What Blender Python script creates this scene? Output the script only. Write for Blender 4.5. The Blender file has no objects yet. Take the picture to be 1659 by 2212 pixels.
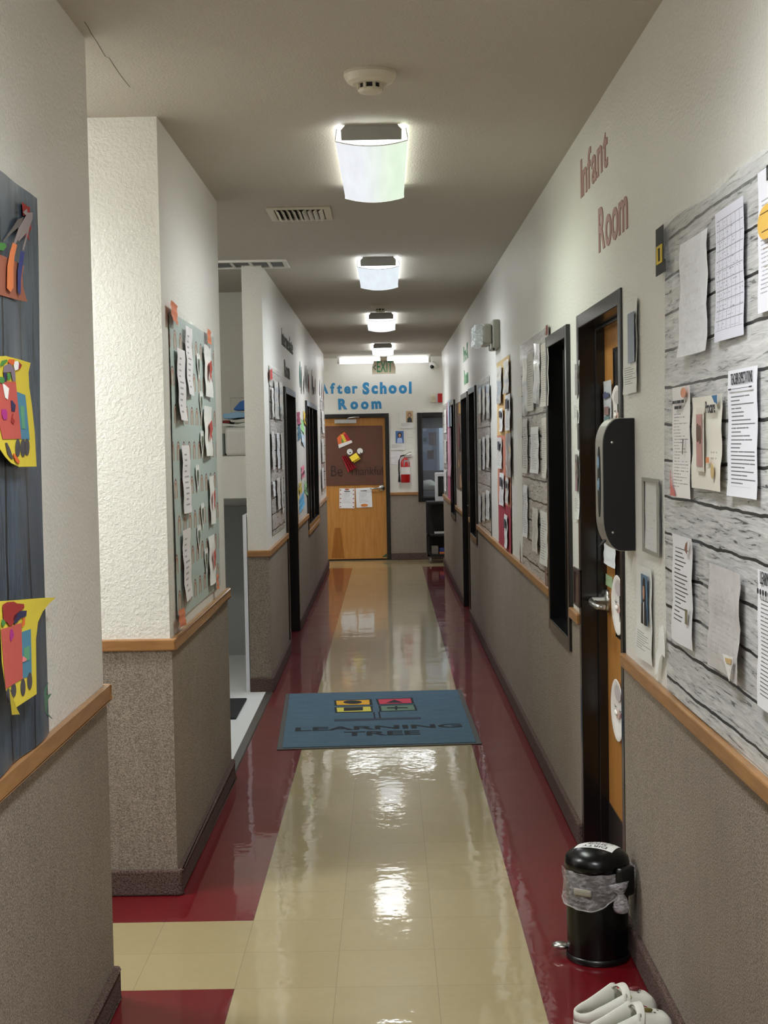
import bpy, bmesh, math, random
from mathutils import Vector, Matrix
random.seed(7)
S = bpy.context.scene
COL = S.collection
R = math.radians

# ---------------------------------------------------------------- camera
FPX, CAMH = 3067.0, 1.63
PITCH, YAW, ROLL = R(-2.8075), R(-0.2045), R(-1.0574)
fwd = Vector((math.sin(YAW)*math.cos(PITCH), math.cos(YAW)*math.cos(PITCH), math.sin(PITCH)))
rt = Vector((math.cos(YAW), -math.sin(YAW), 0)); up = rt.cross(fwd)
rt2 = rt*math.cos(ROLL)+up*math.sin(ROLL); up2 = up*math.cos(ROLL)-rt*math.sin(ROLL)
EYE = Vector((0, 0, CAMH))
cam = bpy.data.cameras.new('camera'); co = bpy.data.objects.new('camera', cam); COL.objects.link(co)
co.matrix_world = Matrix(((rt2.x, up2.x, -fwd.x, 0), (rt2.y, up2.y, -fwd.y, 0), (rt2.z, up2.z, -fwd.z, CAMH), (0, 0, 0, 1)))
cam.sensor_fit = 'VERTICAL'; cam.sensor_height = 24.0; cam.lens = FPX*24.0/2212.0
cam.clip_start = .05; cam.clip_end = 100
S.camera = co

def ray(px, py):
    return ((px-829.5)/FPX)*rt2-((py-1106)/FPX)*up2+fwd

class Frame:
    """a flat place (wall, door, sheet): local x to the reader's right, y into the surface, z up"""
    def __init__(s, M): s.M = M; s.I = M.inverted()
    def loc(s, px, py):
        o = s.I @ EYE; d = s.I.to_3x3() @ ray(px, py); t = -o.y/d.y
        return (o.x+d.x*t, o.z+d.z*t)
    def x(s, px, py): return s.loc(px, py)[0]
    def z(s, px, py): return s.loc(px, py)[1]
    def sub(s, x, z, out=0., tilt=0., lean=0., yaw=0.):
        return Frame(s.M @ Matrix.Translation((x, -out, z)) @ Matrix.Rotation(yaw, 4, 'Z') @ Matrix.Rotation(tilt, 4, 'Y') @ Matrix.Rotation(lean, 4, 'X'))
    def pts(s, pix): return [s.loc(*p) for p in pix]

def wall_frame(p, q):
    """frame on the vertical plane through p and q (ground points); p is at the reader's left"""
    u = Vector((q[0]-p[0], q[1]-p[1], 0)).normalized(); n = Vector((0, 0, 1)).cross(u)
    return Frame(Matrix(((u.x, n.x, 0, p[0]), (u.y, n.y, 0, p[1]), (0, 0, 1, 0), (0, 0, 0, 1))))

RW = wall_frame((.728, 18.7), (.757, 4.6))       # hall wall with the infant room door
LN = wall_frame((-.845, 0.), (-.845, 4.12))      # near wall on the other side
LC = wall_frame((-.80, 5.1), (-.80, 6.87))       # side of the pier
LF = wall_frame((-.803, 9.3), (-.823, 18.7))     # wall beyond the alcove
FW = wall_frame((-3., 19.65), (3., 19.65))       # end wall
CEIL = 2.80

# ---------------------------------------------------------------- materials
def lin(c):
    f = lambda v: v/12.92 if v <= .04045 else ((v+.055)/1.055)**2.4
    return tuple(f(v/255) for v in c)+(1,)
MATS = {}
class NT:
    def __init__(s, name):
        s.m = bpy.data.materials.new(name); s.m.use_nodes = True; s.t = s.m.node_tree
        s.b = s.t.nodes['Principled BSDF']; s.out = s.t.nodes['Material Output']
    def n(s, typ, **kw):
        nd = s.t.nodes.new(typ)
        for k, v in kw.items():
            if k in nd.inputs: nd.inputs[k].default_value = v
            else: setattr(nd, k, v)
        return nd
    def l(s, a, b): s.t.links.new(a, b)
    def math(s, op, a, b=None, clamp=False):
        nd = s.t.nodes.new('ShaderNodeMath'); nd.operation = op; nd.use_clamp = clamp
        for i, v in enumerate((a, b)):
            if v is None: continue
            if isinstance(v, (int, float)): nd.inputs[i].default_value = v
            else: s.l(v, nd.inputs[i])
        return nd.outputs[0]
    def mix(s, f, a, b):
        nd = s.t.nodes.new('ShaderNodeMix'); nd.data_type = 'RGBA'
        for i, v in ((0, f), (6, a), (7, b)):
            if isinstance(v, (int, float)): nd.inputs[i].default_value = v
            elif isinstance(v, tuple): nd.inputs[i].default_value = v
            else: s.l(v, nd.inputs[i])
        return nd.outputs[2]
    def coords(s, kind='Object', scale=(1, 1, 1)):
        tc = s.t.nodes.new('ShaderNodeTexCoord'); mp = s.t.nodes.new('ShaderNodeMapping')
        mp.inputs['Scale'].default_value = scale; s.l(tc.outputs[kind], mp.inputs[0]); return mp.outputs[0]
    def noise(s, vec, scale, detail=3., rough=.5):
        nd = s.t.nodes.new('ShaderNodeTexNoise'); nd.inputs['Scale'].default_value = scale
        nd.inputs['Detail'].default_value = detail; nd.inputs['Roughness'].default_value = rough
        s.l(vec, nd.inputs['Vector']); return nd.outputs[0]
    def ramp(s, f, a, b, c0=(0, 0, 0, 1), c1=(1, 1, 1, 1)):
        nd = s.t.nodes.new('ShaderNodeValToRGB'); e = nd.color_ramp.elements
        e[0].position = a; e[1].position = b; e[0].color = c0; e[1].color = c1
        s.l(f, nd.inputs[0]); return nd.outputs[0]
    def bump(s, h, strength, dist):
        nd = s.t.nodes.new('ShaderNodeBump'); nd.inputs['Strength'].default_value = strength
        nd.inputs['Distance'].default_value = dist; s.l(h, nd.inputs['Height']); s.l(nd.outputs[0], s.b.inputs['Normal'])
    def base(s, c, rough=.5, metal=0., spec=.5, coat=0.):
        if isinstance(c, tuple): s.b.inputs['Base Color'].default_value = c
        else: s.l(c, s.b.inputs['Base Color'])
        s.b.inputs['Roughness'].default_value = rough; s.b.inputs['Metallic'].default_value = metal
        s.b.inputs['Specular IOR Level'].default_value = spec; s.b.inputs['Coat Weight'].default_value = coat
        return s.m

def P(name, c, rough=.5, metal=0., spec=.5, coat=0., var=.06, vscale=30., bump=0., bscale=80., bdist=.001):
    """plain surface with a little mottling"""
    if name in MATS: return MATS[name]
    t = NT(name); v = t.coords()
    n = t.noise(v, vscale)
    lc = lin(c); d = tuple(x*(1-var) for x in lc[:3])+(1,); h = tuple(min(1, x*(1+var)) for x in lc[:3])+(1,)
    t.base(t.mix(n, d, h), rough, metal, spec, coat)
    if bump: t.bump(t.noise(v, bscale), bump, bdist)
    MATS[name] = t.m; return t.m

def carpet_mat(name, c0, c1, scale, bump, streak=True):
    t = NT(name); v = t.coords(); n = t.noise(v, scale, 2., .7)
    f = t.ramp(n, .32, .68)
    if streak:
        n2 = t.noise(t.coords(scale=(60, 60, 3)), 1.5, 3.); n3 = t.noise(v, 2.2, 3.)
        f = t.math('ADD', t.math('MULTIPLY', f, .62), t.math('ADD', t.math('MULTIPLY', n2, .22), t.math('MULTIPLY', n3, .2)), True)
    t.base(t.mix(f, lin(c0), lin(c1)), .95, 0, .1); t.bump(n, bump, .004); MATS[name] = t.m; return t.m

def wall_mat():
    t = NT('cream wall paint'); v = t.coords()
    n = t.noise(v, 95., 3., .55); big = t.noise(v, 1.3, 3.)
    t.base(t.mix(big, lin((221, 219, 211)), lin((230, 228, 221))), .35, 0, .45)
    t.bump(t.ramp(n, .35, .7), .42, .0035); return t.m
def ceil_mat():
    t = NT('ceiling paint'); v = t.coords(); n = t.noise(v, 110., 3., .55)
    t.base(t.mix(t.noise(v, .8), lin((188, 182, 170)), lin((195, 189, 178))), .6, 0, .25)
    t.bump(t.ramp(n, .35, .7), .4, .003); return t.m
def tile_mat(name, c0, c1, joint):
    t = NT(name); v = t.coords()
    sx = t.n('ShaderNodeSeparateXYZ'); t.l(v, sx.inputs[0])
    def line(o, off):
        a = t.math('DIVIDE', t.math('ADD', o, off), .305); fr = t.math('FRACT', a)
        d = t.math('MINIMUM', fr, t.math('SUBTRACT', 1., fr)); return t.math('LESS_THAN', d, .0032)
    j = t.math('MAXIMUM', line(sx.outputs[0], .49+3.05), line(sx.outputs[1], -4.185+6.1))
    n = t.noise(v, 26., 6., .7); sp = t.ramp(t.noise(v, 240., 2.), .74, .8)
    # each tile a touch lighter or darker
    wn = t.n('ShaderNodeTexWhiteNoise', noise_dimensions='2D'); cb = t.n('ShaderNodeCombineXYZ')
    t.l(t.math('FLOOR', t.math('DIVIDE', t.math('ADD', sx.outputs[0], 3.54), .305)), cb.inputs[0])
    t.l(t.math('FLOOR', t.math('DIVIDE', t.math('ADD', sx.outputs[1], 1.915), .305)), cb.inputs[1]); t.l(cb.outputs[0], wn.inputs['Vector'])
    f = t.math('ADD', t.math('MULTIPLY', n, .7), t.math('MULTIPLY', wn.outputs[0], .3), True)
    c = t.mix(f, lin(c0), lin(c1)); c = t.mix(t.math('MULTIPLY', sp, .35), c, lin((200, 180, 150)))
    c = t.mix(t.math('MULTIPLY', j, .55), c, lin(joint))
    t.base(c, .3, 0, .3, .9); t.b.inputs['Coat Roughness'].default_value = .03; t.b.inputs['Coat IOR'].default_value = 1.55
    rr = t.noise(v, 3.5, 4.); t.l(t.math('ADD', .26, t.math('MULTIPLY', rr, .16)), t.b.inputs['Roughness'])
    h = t.math('ADD', t.noise(v, 4.2, 3., .6), t.math('MULTIPLY', t.noise(v, 45., 2.), .06))
    t.bump(h, .3, .006); t.l(t.b.inputs['Normal'].links[0].from_socket, t.b.inputs['Coat Normal']); return t.m
def wood_mat(name, c0, c1, rough=.35, scale=(14, 14, 1.2), coat=.2):
    t = NT(name); v = t.coords(scale=scale); n = t.noise(v, 2.2, 5., .6)
    t.base(t.mix(t.ramp(n, .3, .72), lin(c0), lin(c1)), rough, 0, .4, coat); MATS[name] = t.m; return t.m
def plank_mat(name, tone=1.0, gap=.13, vertical=False, c0=(118, 117, 115), c1=(196, 195, 192), ink=(45, 44, 44)):
    """paper printed with weathered boards"""
    t = NT(name); v = t.coords(); sx = t.n('ShaderNodeSeparateXYZ'); t.l(v, sx.inputs[0])
    a, b = (sx.outputs[2], sx.outputs[0]) if not vertical else (sx.outputs[0], sx.outputs[2])
    wob = t.math('MULTIPLY', t.math('SUBTRACT', t.noise(v, 5., 3.), .5), .022)
    az = t.math('DIVIDE', t.math('ADD', a, wob), gap); fr = t.math('FRACT', az); row = t.math('FLOOR', az)
    d = t.math('MINIMUM', fr, t.math('SUBTRACT', 1., fr)); ln = t.math('LESS_THAN', d, t.math('ADD', .012, t.math('MULTIPLY', t.noise(v, 3.), .05)))
    cb = t.n('ShaderNodeCombineXYZ'); sc = (7., 95.) if not vertical else (4., 60.)
    t.l(t.math('MULTIPLY', b, sc[0]), cb.inputs[0]); t.l(t.math('MULTIPLY', a, sc[1]), cb.inputs[1]); t.l(t.math('MULTIPLY', row, 3.7), cb.inputs[2])
    g = t.n('ShaderNodeTexNoise', Scale=1.0, Detail=5., Roughness=.65, Distortion=.9); t.l(cb.outputs[0], g.inputs['Vector'])
    c = t.mix(t.ramp(g.outputs[0], .3, .66), lin(c0), lin(c1))
    cr = t.ramp(g.outputs[0], .375, .40, (1, 1, 1, 1), (0, 0, 0, 1)); c = t.mix(t.math('MULTIPLY', cr, .8), c, lin(ink))
    wn = t.n('ShaderNodeTexWhiteNoise', noise_dimensions='1D'); t.l(row, wn.inputs['W'])
    c = t.mix(t.math('MULTIPLY', wn.outputs[0], .22), c, lin(c1)); c = t.mix(ln, c, lin(ink))
    t.base(c, .27, 0, .45); t.bump(t.noise(v, 4., 2.), .35, .02); MATS[name] = t.m; return t.m
def page_mat(name, lines=22, paper=(236, 237, 240), ink=(60, 60, 66), top=.86, bot=.08, m0=.1, m1=.9, dens=.42, gloss=.5, strength=.8, cells=0):
    """printed sheet: ragged rows of dark word-like dashes; cells > 0 rules a table"""
    if name in MATS: return MATS[name]
    t = NT(name); tc = t.n('ShaderNodeTexCoord'); sx = t.n('ShaderNodeSeparateXYZ'); t.l(tc.outputs['UV'], sx.inputs[0])
    u, v = sx.outputs[0], sx.outputs[1]
    vl = t.math('MULTIPLY', v, lines*1.35); row = t.math('FLOOR', vl); fr = t.math('FRACT', vl)
    on = t.math('MULTIPLY', t.math('GREATER_THAN', fr, .34), t.math('LESS_THAN', fr, .64))
    wn = t.n('ShaderNodeTexWhiteNoise', noise_dimensions='1D'); t.l(t.math('ADD', row, len(name)*3.1), wn.inputs['W'])
    cb = t.n('ShaderNodeCombineXYZ'); t.l(t.math('MULTIPLY', u, 34.), cb.inputs[0]); t.l(t.math('MULTIPLY', row, 9.7), cb.inputs[1])
    nz = t.n('ShaderNodeTexNoise', Scale=1., Detail=2.); t.l(cb.outputs[0], nz.inputs['Vector'])
    w = t.math('GREATER_THAN', nz.outputs[0], dens)
    end = t.math('LESS_THAN', u, t.math('ADD', m0+.35*(m1-m0), t.math('MULTIPLY', wn.outputs[0], .75*(m1-m0))))
    k = on
    for q in (w, end, t.math('GREATER_THAN', u, m0), t.math('LESS_THAN', u, m1), t.math('GREATER_THAN', v, bot), t.math('LESS_THAN', v, top)): k = t.math('MULTIPLY', k, q)
    k = t.math('MULTIPLY', k, strength)
    if cells:
        def rule(o, c, th): f2 = t.math('FRACT', t.math('MULTIPLY', o, c)); return t.math('LESS_THAN', f2, th)
        rl = t.math('MAXIMUM', rule(u, cells, .06), rule(v, lines/2, .08))
        for q in (t.math('GREATER_THAN', u, m0), t.math('LESS_THAN', u, m1), t.math('GREATER_THAN', v, bot), t.math('LESS_THAN', v, top)): rl = t.math('MULTIPLY', rl, q)
        k = t.math('MAXIMUM', k, t.math('MULTIPLY', rl, .7))
    t.base(t.mix(k, lin(paper), lin(ink)), gloss, 0, .4)
    t.bump(t.noise(t.coords(), 9., 2.), .25, .01); MATS[name] = t.m; return t.m
def sleeve_mat(name, c=(222, 221, 220)):
    if name in MATS: return MATS[name]
    t = NT(name); v = t.coords(scale=(1, 1, .35)); n = t.noise(v, 24., 3., .6)
    t.base(t.mix(t.noise(t.coords(), 7., 2.), lin(c), lin(tuple(x-40 for x in c))), .12, 0, .6, .5); t.bump(n, .55, .012); MATS[name] = t.m; return t.m
def rainbow_mat():
    t = NT('sage paper printed with small rainbows'); v = t.coords(); sx = t.n('ShaderNodeSeparateXYZ'); t.l(v, sx.inputs[0])
    zr = t.math('DIVIDE', sx.outputs[2], .14); row = t.math('FLOOR', zr); fz = t.math('FRACT', zr)
    xo = t.math('ADD', t.math('DIVIDE', sx.outputs[0], .15), t.math('MULTIPLY', row, .37)); fx = t.math('SUBTRACT', t.math('FRACT', xo), .5)
    dx = t.math('MULTIPLY', fx, .15); dz = t.math('MULTIPLY', t.math('SUBTRACT', fz, .4), .14)
    zz = t.math('MAXIMUM', dz, 0.); r = t.math('SQRT', t.math('ADD', t.math('MULTIPLY', dx, dx), t.math('MULTIPLY', zz, zz)))
    ok = t.math('GREATER_THAN', dz, -.034)
    nd = t.n('ShaderNodeValToRGB'); nd.color_ramp.interpolation = 'CONSTANT'; e = nd.color_ramp.elements
    base = lin((178, 192, 187)); e[0].position = 0; e[0].color = base; e[1].position = .30; e[1].color = lin((190, 160, 120))
    for p, c in ((.46, lin((150, 84, 70))), (.62, lin((205, 190, 176))), (.76, lin((96, 62, 58))), (.92, base)):
        k = e.new(p); k.color = c
    t.l(t.math('DIVIDE', r, .043), nd.inputs[0])
    t.base(t.mix(ok, base, nd.outputs[0]), .4, 0, .4); t.bump(t.noise(t.coords(scale=(1, 1, .4)), 8., 2.), .35, .012); return t.m
def lamp_mat(name, c, s, c2=None, axis_w=.26):
    t = NT(name); e = t.n('ShaderNodeEmission'); e.inputs['Strength'].default_value = s
    if c2:
        sx = t.n('ShaderNodeSeparateXYZ'); t.l(t.coords(), sx.inputs[0])
        t.l(t.mix(t.ramp(t.math('ADD', t.math('MULTIPLY', sx.outputs[0], 3.), .5), .3, .75), c+(1,), c2+(1,)), e.inputs['Color'])
    else: e.inputs['Color'].default_value = c+(1,)
    t.l(e.outputs[0], t.out.inputs[0]); MATS[name] = t.m; return t.m
def lens_mat(name, c, hi, lo, c2=None):
    """prismatic lens: throws its light downwards, far dimmer towards flat angles (the luminaire's photometric curve)"""
    t = NT(name); e = t.n('ShaderNodeEmission'); g = t.n('ShaderNodeNewGeometry'); dt = t.n('ShaderNodeVectorMath', operation='DOT_PRODUCT')
    t.l(g.outputs['Normal'], dt.inputs[0]); t.l(g.outputs['Incoming'], dt.inputs[1])
    mr = t.n('ShaderNodeMapRange', interpolation_type='SMOOTHSTEP'); t.l(t.math('ABSOLUTE', dt.outputs['Value']), mr.inputs[0])
    mr.inputs[1].default_value = .2; mr.inputs[2].default_value = .7; mr.inputs[3].default_value = lo; mr.inputs[4].default_value = hi
    sx = t.n('ShaderNodeSeparateXYZ'); t.l(t.coords(), sx.inputs[0])
    k = t.math('ADD', .88, t.math('MULTIPLY', t.noise(t.coords(scale=(14, 1.2, 1)), 1.6, 2.), .24)); t.l(t.math('MULTIPLY', mr.outputs[0], k), e.inputs['Strength'])
    t.l(t.mix(t.ramp(t.math('ADD', t.math('MULTIPLY', sx.outputs[0], 3.), .5), .35, .75), c+(1,), (c2 or c)+(1,)), e.inputs['Color'])
    t.l(e.outputs[0], t.out.inputs[0]); MATS[name] = t.m; return t.m
def clear_mat(name, tint=(1, 1, 1), body=.25, rough=.1, bump=0., bs=60., col=(230, 230, 230)):
    """thin see-through film: mostly transparent, a little whitish body and a shine"""
    t = NT(name); tr = t.n('ShaderNodeBsdfTransparent'); tr.inputs[0].default_value = tint+(1,)
    mx = t.n('ShaderNodeMixShader'); mx.inputs[0].default_value = body
    t.base(lin(col), rough, 0, .8, .3); t.l(tr.outputs[0], mx.inputs[1]); t.l(t.b.outputs[0], mx.inputs[2]); t.l(mx.outputs[0], t.out.inputs[0])
    if bump:
        n = t.noise(t.coords(scale=(1, 1, 2.2)), bs, 4.); t.bump(n, bump, .01); t.l(t.ramp(n, .40, .78, (body*.6,)*3+(1,), (min(1, body*1.8),)*3+(1,)), mx.inputs[0])
    MATS[name] = t.m; return t.m

m_wall = wall_mat(); m_ceil = ceil_mat()
m_beige = tile_mat('beige vinyl tile', (156, 140, 100), (173, 157, 117), (96, 82, 58))
m_red = tile_mat('red vinyl tile', (96, 10, 18), (114, 15, 25), (52, 6, 10))
m_carpet = carpet_mat('grey brown wall carpet', (82, 73, 65), (176, 164, 150), 190., .9)
m_base = carpet_mat('dark looped base carpet', (52, 40, 37), (120, 100, 93), 170., 1., False)
m_oak = wood_mat('oak rail', (142, 100, 58), (172, 126, 78), .4, (3, 3, 30))
m_door = wood_mat('maple door veneer', (178, 120, 56), (202, 146, 78), .32)
m_black = P('black frame paint', (17, 16, 17), .22, 0, .6, .1)
m_dark = P('black opening shade', (6, 6, 6), .8)
m_plank = plank_mat('grey plank print', gap=.098, c0=(150, 150, 149), c1=(222, 222, 220))
m_plank2 = plank_mat('grey plank print dim', gap=.11, c0=(148, 143, 138), c1=(206, 201, 195))
m_slate = plank_mat('slate blue board print', gap=.17, vertical=True, c0=(48, 58, 70), c1=(76, 90, 106), ink=(24, 28, 34))
m_rainbow = rainbow_mat()
m_white = P('white paper', (238, 237, 234), .5, var=.02)
m_steel = P('brushed steel', (176, 174, 170), .28, 1., .5, var=.04, vscale=200)
m_grey = P('grey enamel', (128, 126, 124), .45)
m_wplastic = P('white plastic', (226, 225, 221), .35)
m_cplastic = P('cream plastic', (214, 207, 188), .4)
m_blackp = P('black plastic', (12, 12, 14), .3, 0, .5)
m_red2 = P('red enamel', (176, 20, 24), .25, 0, .5, .3)
m_tape = clear_mat('clear tape', (1, 1, 1), .2, .12, .22, 40.)
m_glass = clear_mat('window glass', (.8, .83, .85), .08, .02)

# ---------------------------------------------------------------- mesh helpers
class MB:
    def __init__(s): s.v = []; s.f = []; s.mi = []; s.uv = {}
    def add(s, vs, fs, mi=0, M=None):
        k = len(s.v); s.v += [tuple(M @ Vector(p)) if M is not None else tuple(p) for p in vs]
        for f in fs: s.f.append([i+k for i in f]); s.mi.append(mi)
        return s
    def box(s, x0, x1, y0, y1, z0, z1, mi=0, M=None):
        v = [(x, y, z) for x in (x0, x1) for y in (y0, y1) for z in (z0, z1)]
        return s.add(v, [(0, 1, 3, 2), (4, 6, 7, 5), (0, 4, 5, 1), (2, 3, 7, 6), (0, 2, 6, 4), (1, 5, 7, 3)], mi, M)
    def prism(s, pts, y0, y1, mi=0, M=None, axis='y'):
        n = len(pts)
        g = (lambda p, t: (p[0], t, p[1])) if axis == 'y' else ((lambda p, t: (t, p[0], p[1])) if axis == 'x' else (lambda p, t: (p[0], p[1], t)))
        v = [g(p, y0) for p in pts]+[g(p, y1) for p in pts]
        return s.add(v, [list(range(n)), list(range(2*n-1, n-1, -1))]+[(i, i+n, (i+1) % n+n, (i+1) % n) for i in range(n)], mi, M)
    def lathe(s, prof, n=32, mi=0, M=None, sx=1., sy=1., closed=False):
        v = []; f = []
        for r, z in prof:
            for i in range(n): a = 2*math.pi*i/n; v.append((r*math.cos(a)*sx, r*math.sin(a)*sy, z))
        for j in range(len(prof)-1):
            for i in range(n): f.append((j*n+i, j*n+(i+1) % n, (j+1)*n+(i+1) % n, (j+1)*n+i))
        if closed: f += [list(range(n-1, -1, -1)), [(len(prof)-1)*n+i for i in range(n)]]
        return s.add(v, f, mi, M)
    def tube(s, path, r, n=8, mi=0, M=None):
        path = [Vector(p) for p in path]; v = []; f = []; m = len(path)
        rr = r if isinstance(r, (list, tuple)) else [r]*m
        for i, p in enumerate(path):
            d = (path[min(i+1, m-1)]-path[max(i-1, 0)]).normalized(); a = d.orthogonal().normalized() if abs(d.z) > .95 else d.cross(Vector((0, 0, 1))).normalized()
            b = d.cross(a)
            for k in range(n): t = 2*math.pi*k/n; v.append(p+(a*math.cos(t)+b*math.sin(t))*rr[i])
        for i in range(m-1):
            for k in range(n): f.append((i*n+k, i*n+(k+1) % n, (i+1)*n+(k+1) % n, (i+1)*n+k))
        f += [list(range(n-1, -1, -1)), [(m-1)*n+k for k in range(n)]]
        return s.add(v, f, mi, M)
    def grid(s, nx, nz, fn, mi=0, M=None):
        """sheet: fn(u, v) -> point; carries UVs"""
        k = len(s.v); vs = []; fs = []
        for j in range(nz+1):
            for i in range(nx+1): vs.append(fn(i/nx, j/nz)); s.uv[k+len(vs)-1] = (i/nx, j/nz)
        for j in range(nz):
            for i in range(nx): a = j*(nx+1)+i; fs.append((a, a+1, a+nx+2, a+nx+1))
        return s.add(vs, fs, mi, M)
    def ball(s, c, rx, ry, rz, nu=16, nv=10, mi=0, M=None):
        prof = []; v = []; f = []
        for j in range(nv+1):
            ph = math.pi*j/nv
            for i in range(nu): a = 2*math.pi*i/nu; v.append((c[0]+rx*math.sin(ph)*math.cos(a), c[1]+ry*math.sin(ph)*math.sin(a), c[2]-rz*math.cos(ph)))
        for j in range(nv):
            for i in range(nu): f.append((j*nu+i, j*nu+(i+1) % nu, (j+1)*nu+(i+1) % nu, (j+1)*nu+i))
        return s.add(v, f, mi, M)
    def build(s, name, mats, parent=None, M=None, smooth=False, bevel=0., subsurf=0, seg=2):
        me = bpy.data.meshes.new(name); me.from_pydata(s.v, [], s.f)
        for m in (mats if isinstance(mats, (list, tuple)) else [mats]): me.materials.append(m)
        for p, i in zip(me.polygons, s.mi): p.material_index = i; p.use_smooth = smooth
        if s.uv:
            ul = me.uv_layers.new(name='UVMap')
            for lp in me.loops: ul.data[lp.index].uv = s.uv.get(lp.vertex_index, (0, 0))
        me.validate()
        b = bmesh.new(); b.from_mesh(me); bmesh.ops.remove_doubles(b, verts=b.verts, dist=1e-6) if not s.uv else None
        bmesh.ops.recalc_face_normals(b, faces=b.faces) if not s.uv else None
        b.to_mesh(me); b.free(); me.update()
        o = bpy.data.objects.new(name, me); COL.objects.link(o)
        if parent is not None: o.parent = parent
        if M is not None: o.matrix_local = M
        if bevel:
            md = o.modifiers.new('bevel', 'BEVEL'); md.width = bevel; md.segments = seg; md.limit_method = 'ANGLE'; md.angle_limit = R(40)
        if subsurf:
            md = o.modifiers.new('subdivision', 'SUBSURF'); md.levels = subsurf; md.render_levels = subsurf
        return o

def tag(o, label, cat, group=None):
    o['label'] = label; o['category'] = cat
    if group: o['group'] = group
    return o
def thing(name, label, cat, M, group=None):
    o = bpy.data.objects.new(name, None); COL.objects.link(o); o.empty_display_size = .05
    o.matrix_world = M; return tag(o, label, cat, group)
def struct(o, label=None, cat=None):
    o['kind'] = 'structure'
    if label: o['label'] = label
    if cat: o['category'] = cat
    return o
def copy_tree(o, M=None, label=None, parent=None):
    c = o.copy(); COL.objects.link(c)
    if parent is not None:
        mb = o.matrix_local.copy(); c.parent = parent; c.matrix_local = mb
    if M is not None: c.matrix_world = M
    if label: c['label'] = label
    for ch in [q for q in bpy.data.objects if q.parent == o]: copy_tree(ch, None, None, c)
    return c
T = Matrix.Translation
def Rz(a): return Matrix.Rotation(a, 4, 'Z')

# text ------------------------------------------------------------
_TX = {}
def text_mesh(txt, size, depth, bold=0.):
    """mesh data in x (right), z (up), y depth; origin at the text's bottom left; returns verts, faces, width"""
    key = (txt, size, depth, bold)
    if key in _TX: return _TX[key]
    cu = bpy.data.curves.new('txt', 'FONT'); cu.body = txt; cu.size = size; cu.extrude = depth/2; cu.offset = bold*size; cu.resolution_u = 4
    ob = bpy.data.objects.new('txt', cu); COL.objects.link(ob)
    dg = bpy.context.evaluated_depsgraph_get(); dg.update()
    me = bpy.data.meshes.new_from_object(ob.evaluated_get(dg))
    vs = [(v.co.x, -v.co.z, v.co.y) for v in me.vertices]; fs = [list(p.vertices) for p in me.polygons]
    w = max([v[0] for v in vs] or [0])
    bpy.data.objects.remove(ob); bpy.data.curves.remove(cu); bpy.data.meshes.remove(me)
    _TX[key] = (vs, fs, w); return _TX[key]
def text_part(txt, x, z, width, height, out, mat, parent, name, bold=.01, depth=.0006, M=None):
    """fit txt into width x height with its lower left corner at x, z"""
    vs, fs, w = text_mesh(txt, 1., .002, bold)
    x0 = min(v[0] for v in vs); x1 = max(v[0] for v in vs); z0 = min(v[2] for v in vs); z1 = max(v[2] for v in vs)
    sx = width/(x1-x0); sz = height/(z1-z0)
    mb = MB(); mb.add([(x+(v[0]-x0)*sx, -out+(v[1]*depth/.002), z+(v[2]-z0)*sz) for v in vs], fs)
    return mb.build(name, mat, parent, M)

def ell(cx, cz, rx, rz, n=20, a0=0., a1=2*math.pi, rot=0.):
    full = abs(a1-a0-2*math.pi) < 1e-6
    pts = []
    for i in range(n if full else n+1):
        a = a0+(a1-a0)*i/n; x, z = rx*math.cos(a), rz*math.sin(a)
        pts.append((cx+x*math.cos(rot)-z*math.sin(rot), cz+x*math.sin(rot)+z*math.cos(rot)))
    return pts
def cut(fr_pts, out, mat, parent, name, th=.0007):
    """flat cut-out from local (x, z) points"""
    return MB().prism(fr_pts, -out-th, -out).build(name, mat, parent)

# ================================================================ the setting
XW = 3.3                                    # how far the side passages run
YA, YB, YC, YD = 4.12, 5.1, 6.87, 9.3       # near wall end, pier front, pier end, alcove end
# floor ------------------------------------------------------------
fb = MB()
for x0, x1, y0, y1, k in ((-.49, .42, -4, 18.47, 0), (.42, .95, -4, 18.47, 1), (-1., -.49, -4, YA, 1), (-XW, -.49, YA, 4.185, 1), (-XW, -.49, 4.185, 4.795, 0),
                          (-XW, -.49, 4.795, YB, 1), (-1., -.49, YB, 18.47, 1), (-XW, XW, 18.47, 19.8, 0)):
    fb.add([(x0, y0, 0), (x1, y0, 0), (x1, y1, 0), (x0, y1, 0)], [(0, 1, 2, 3)], k)
struct(fb.build('floor', [m_beige, m_red]))
# ceiling ----------------------------------------------------------
cb = MB(); cb.box(-XW-.2, XW+.2, -4.2, 20., CEIL, CEIL+.08)
ceiling = struct(cb.build('ceiling', m_ceil))
ck = MB(); CP = Frame(Matrix.Translation((0, 0, CEIL)) @ Matrix.Rotation(R(90), 4, 'X'))     # ceiling plane: x, z -> -y... read back below
def ceil_pt(px, py, z=CEIL):
    d = ray(px, py); t = (z-CAMH)/d.z; return EYE+d*t
crk = [(182, 46), (190, 58), (197, 72), (208, 88), (216, 102), (228, 122), (236, 125), (244, 138), (256, 156), (266, 170), (281, 188)]
cps = [ceil_pt(*p) for p in crk]
for a, b in zip(cps, cps[1:]):
    d = (b-a).normalized(); n = Vector((d.y, -d.x, 0))*.0012
    ck.add([a-n, a+n, b+n, b-n], [(0, 1, 2, 3)])
ck.v = [(v[0], v[1], CEIL-.0006) for v in ck.v]
ck.build('crack', P('dark crack line', (96, 86, 74), .9), ceiling)  # thin dark strip laid along the ceiling crack

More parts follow.
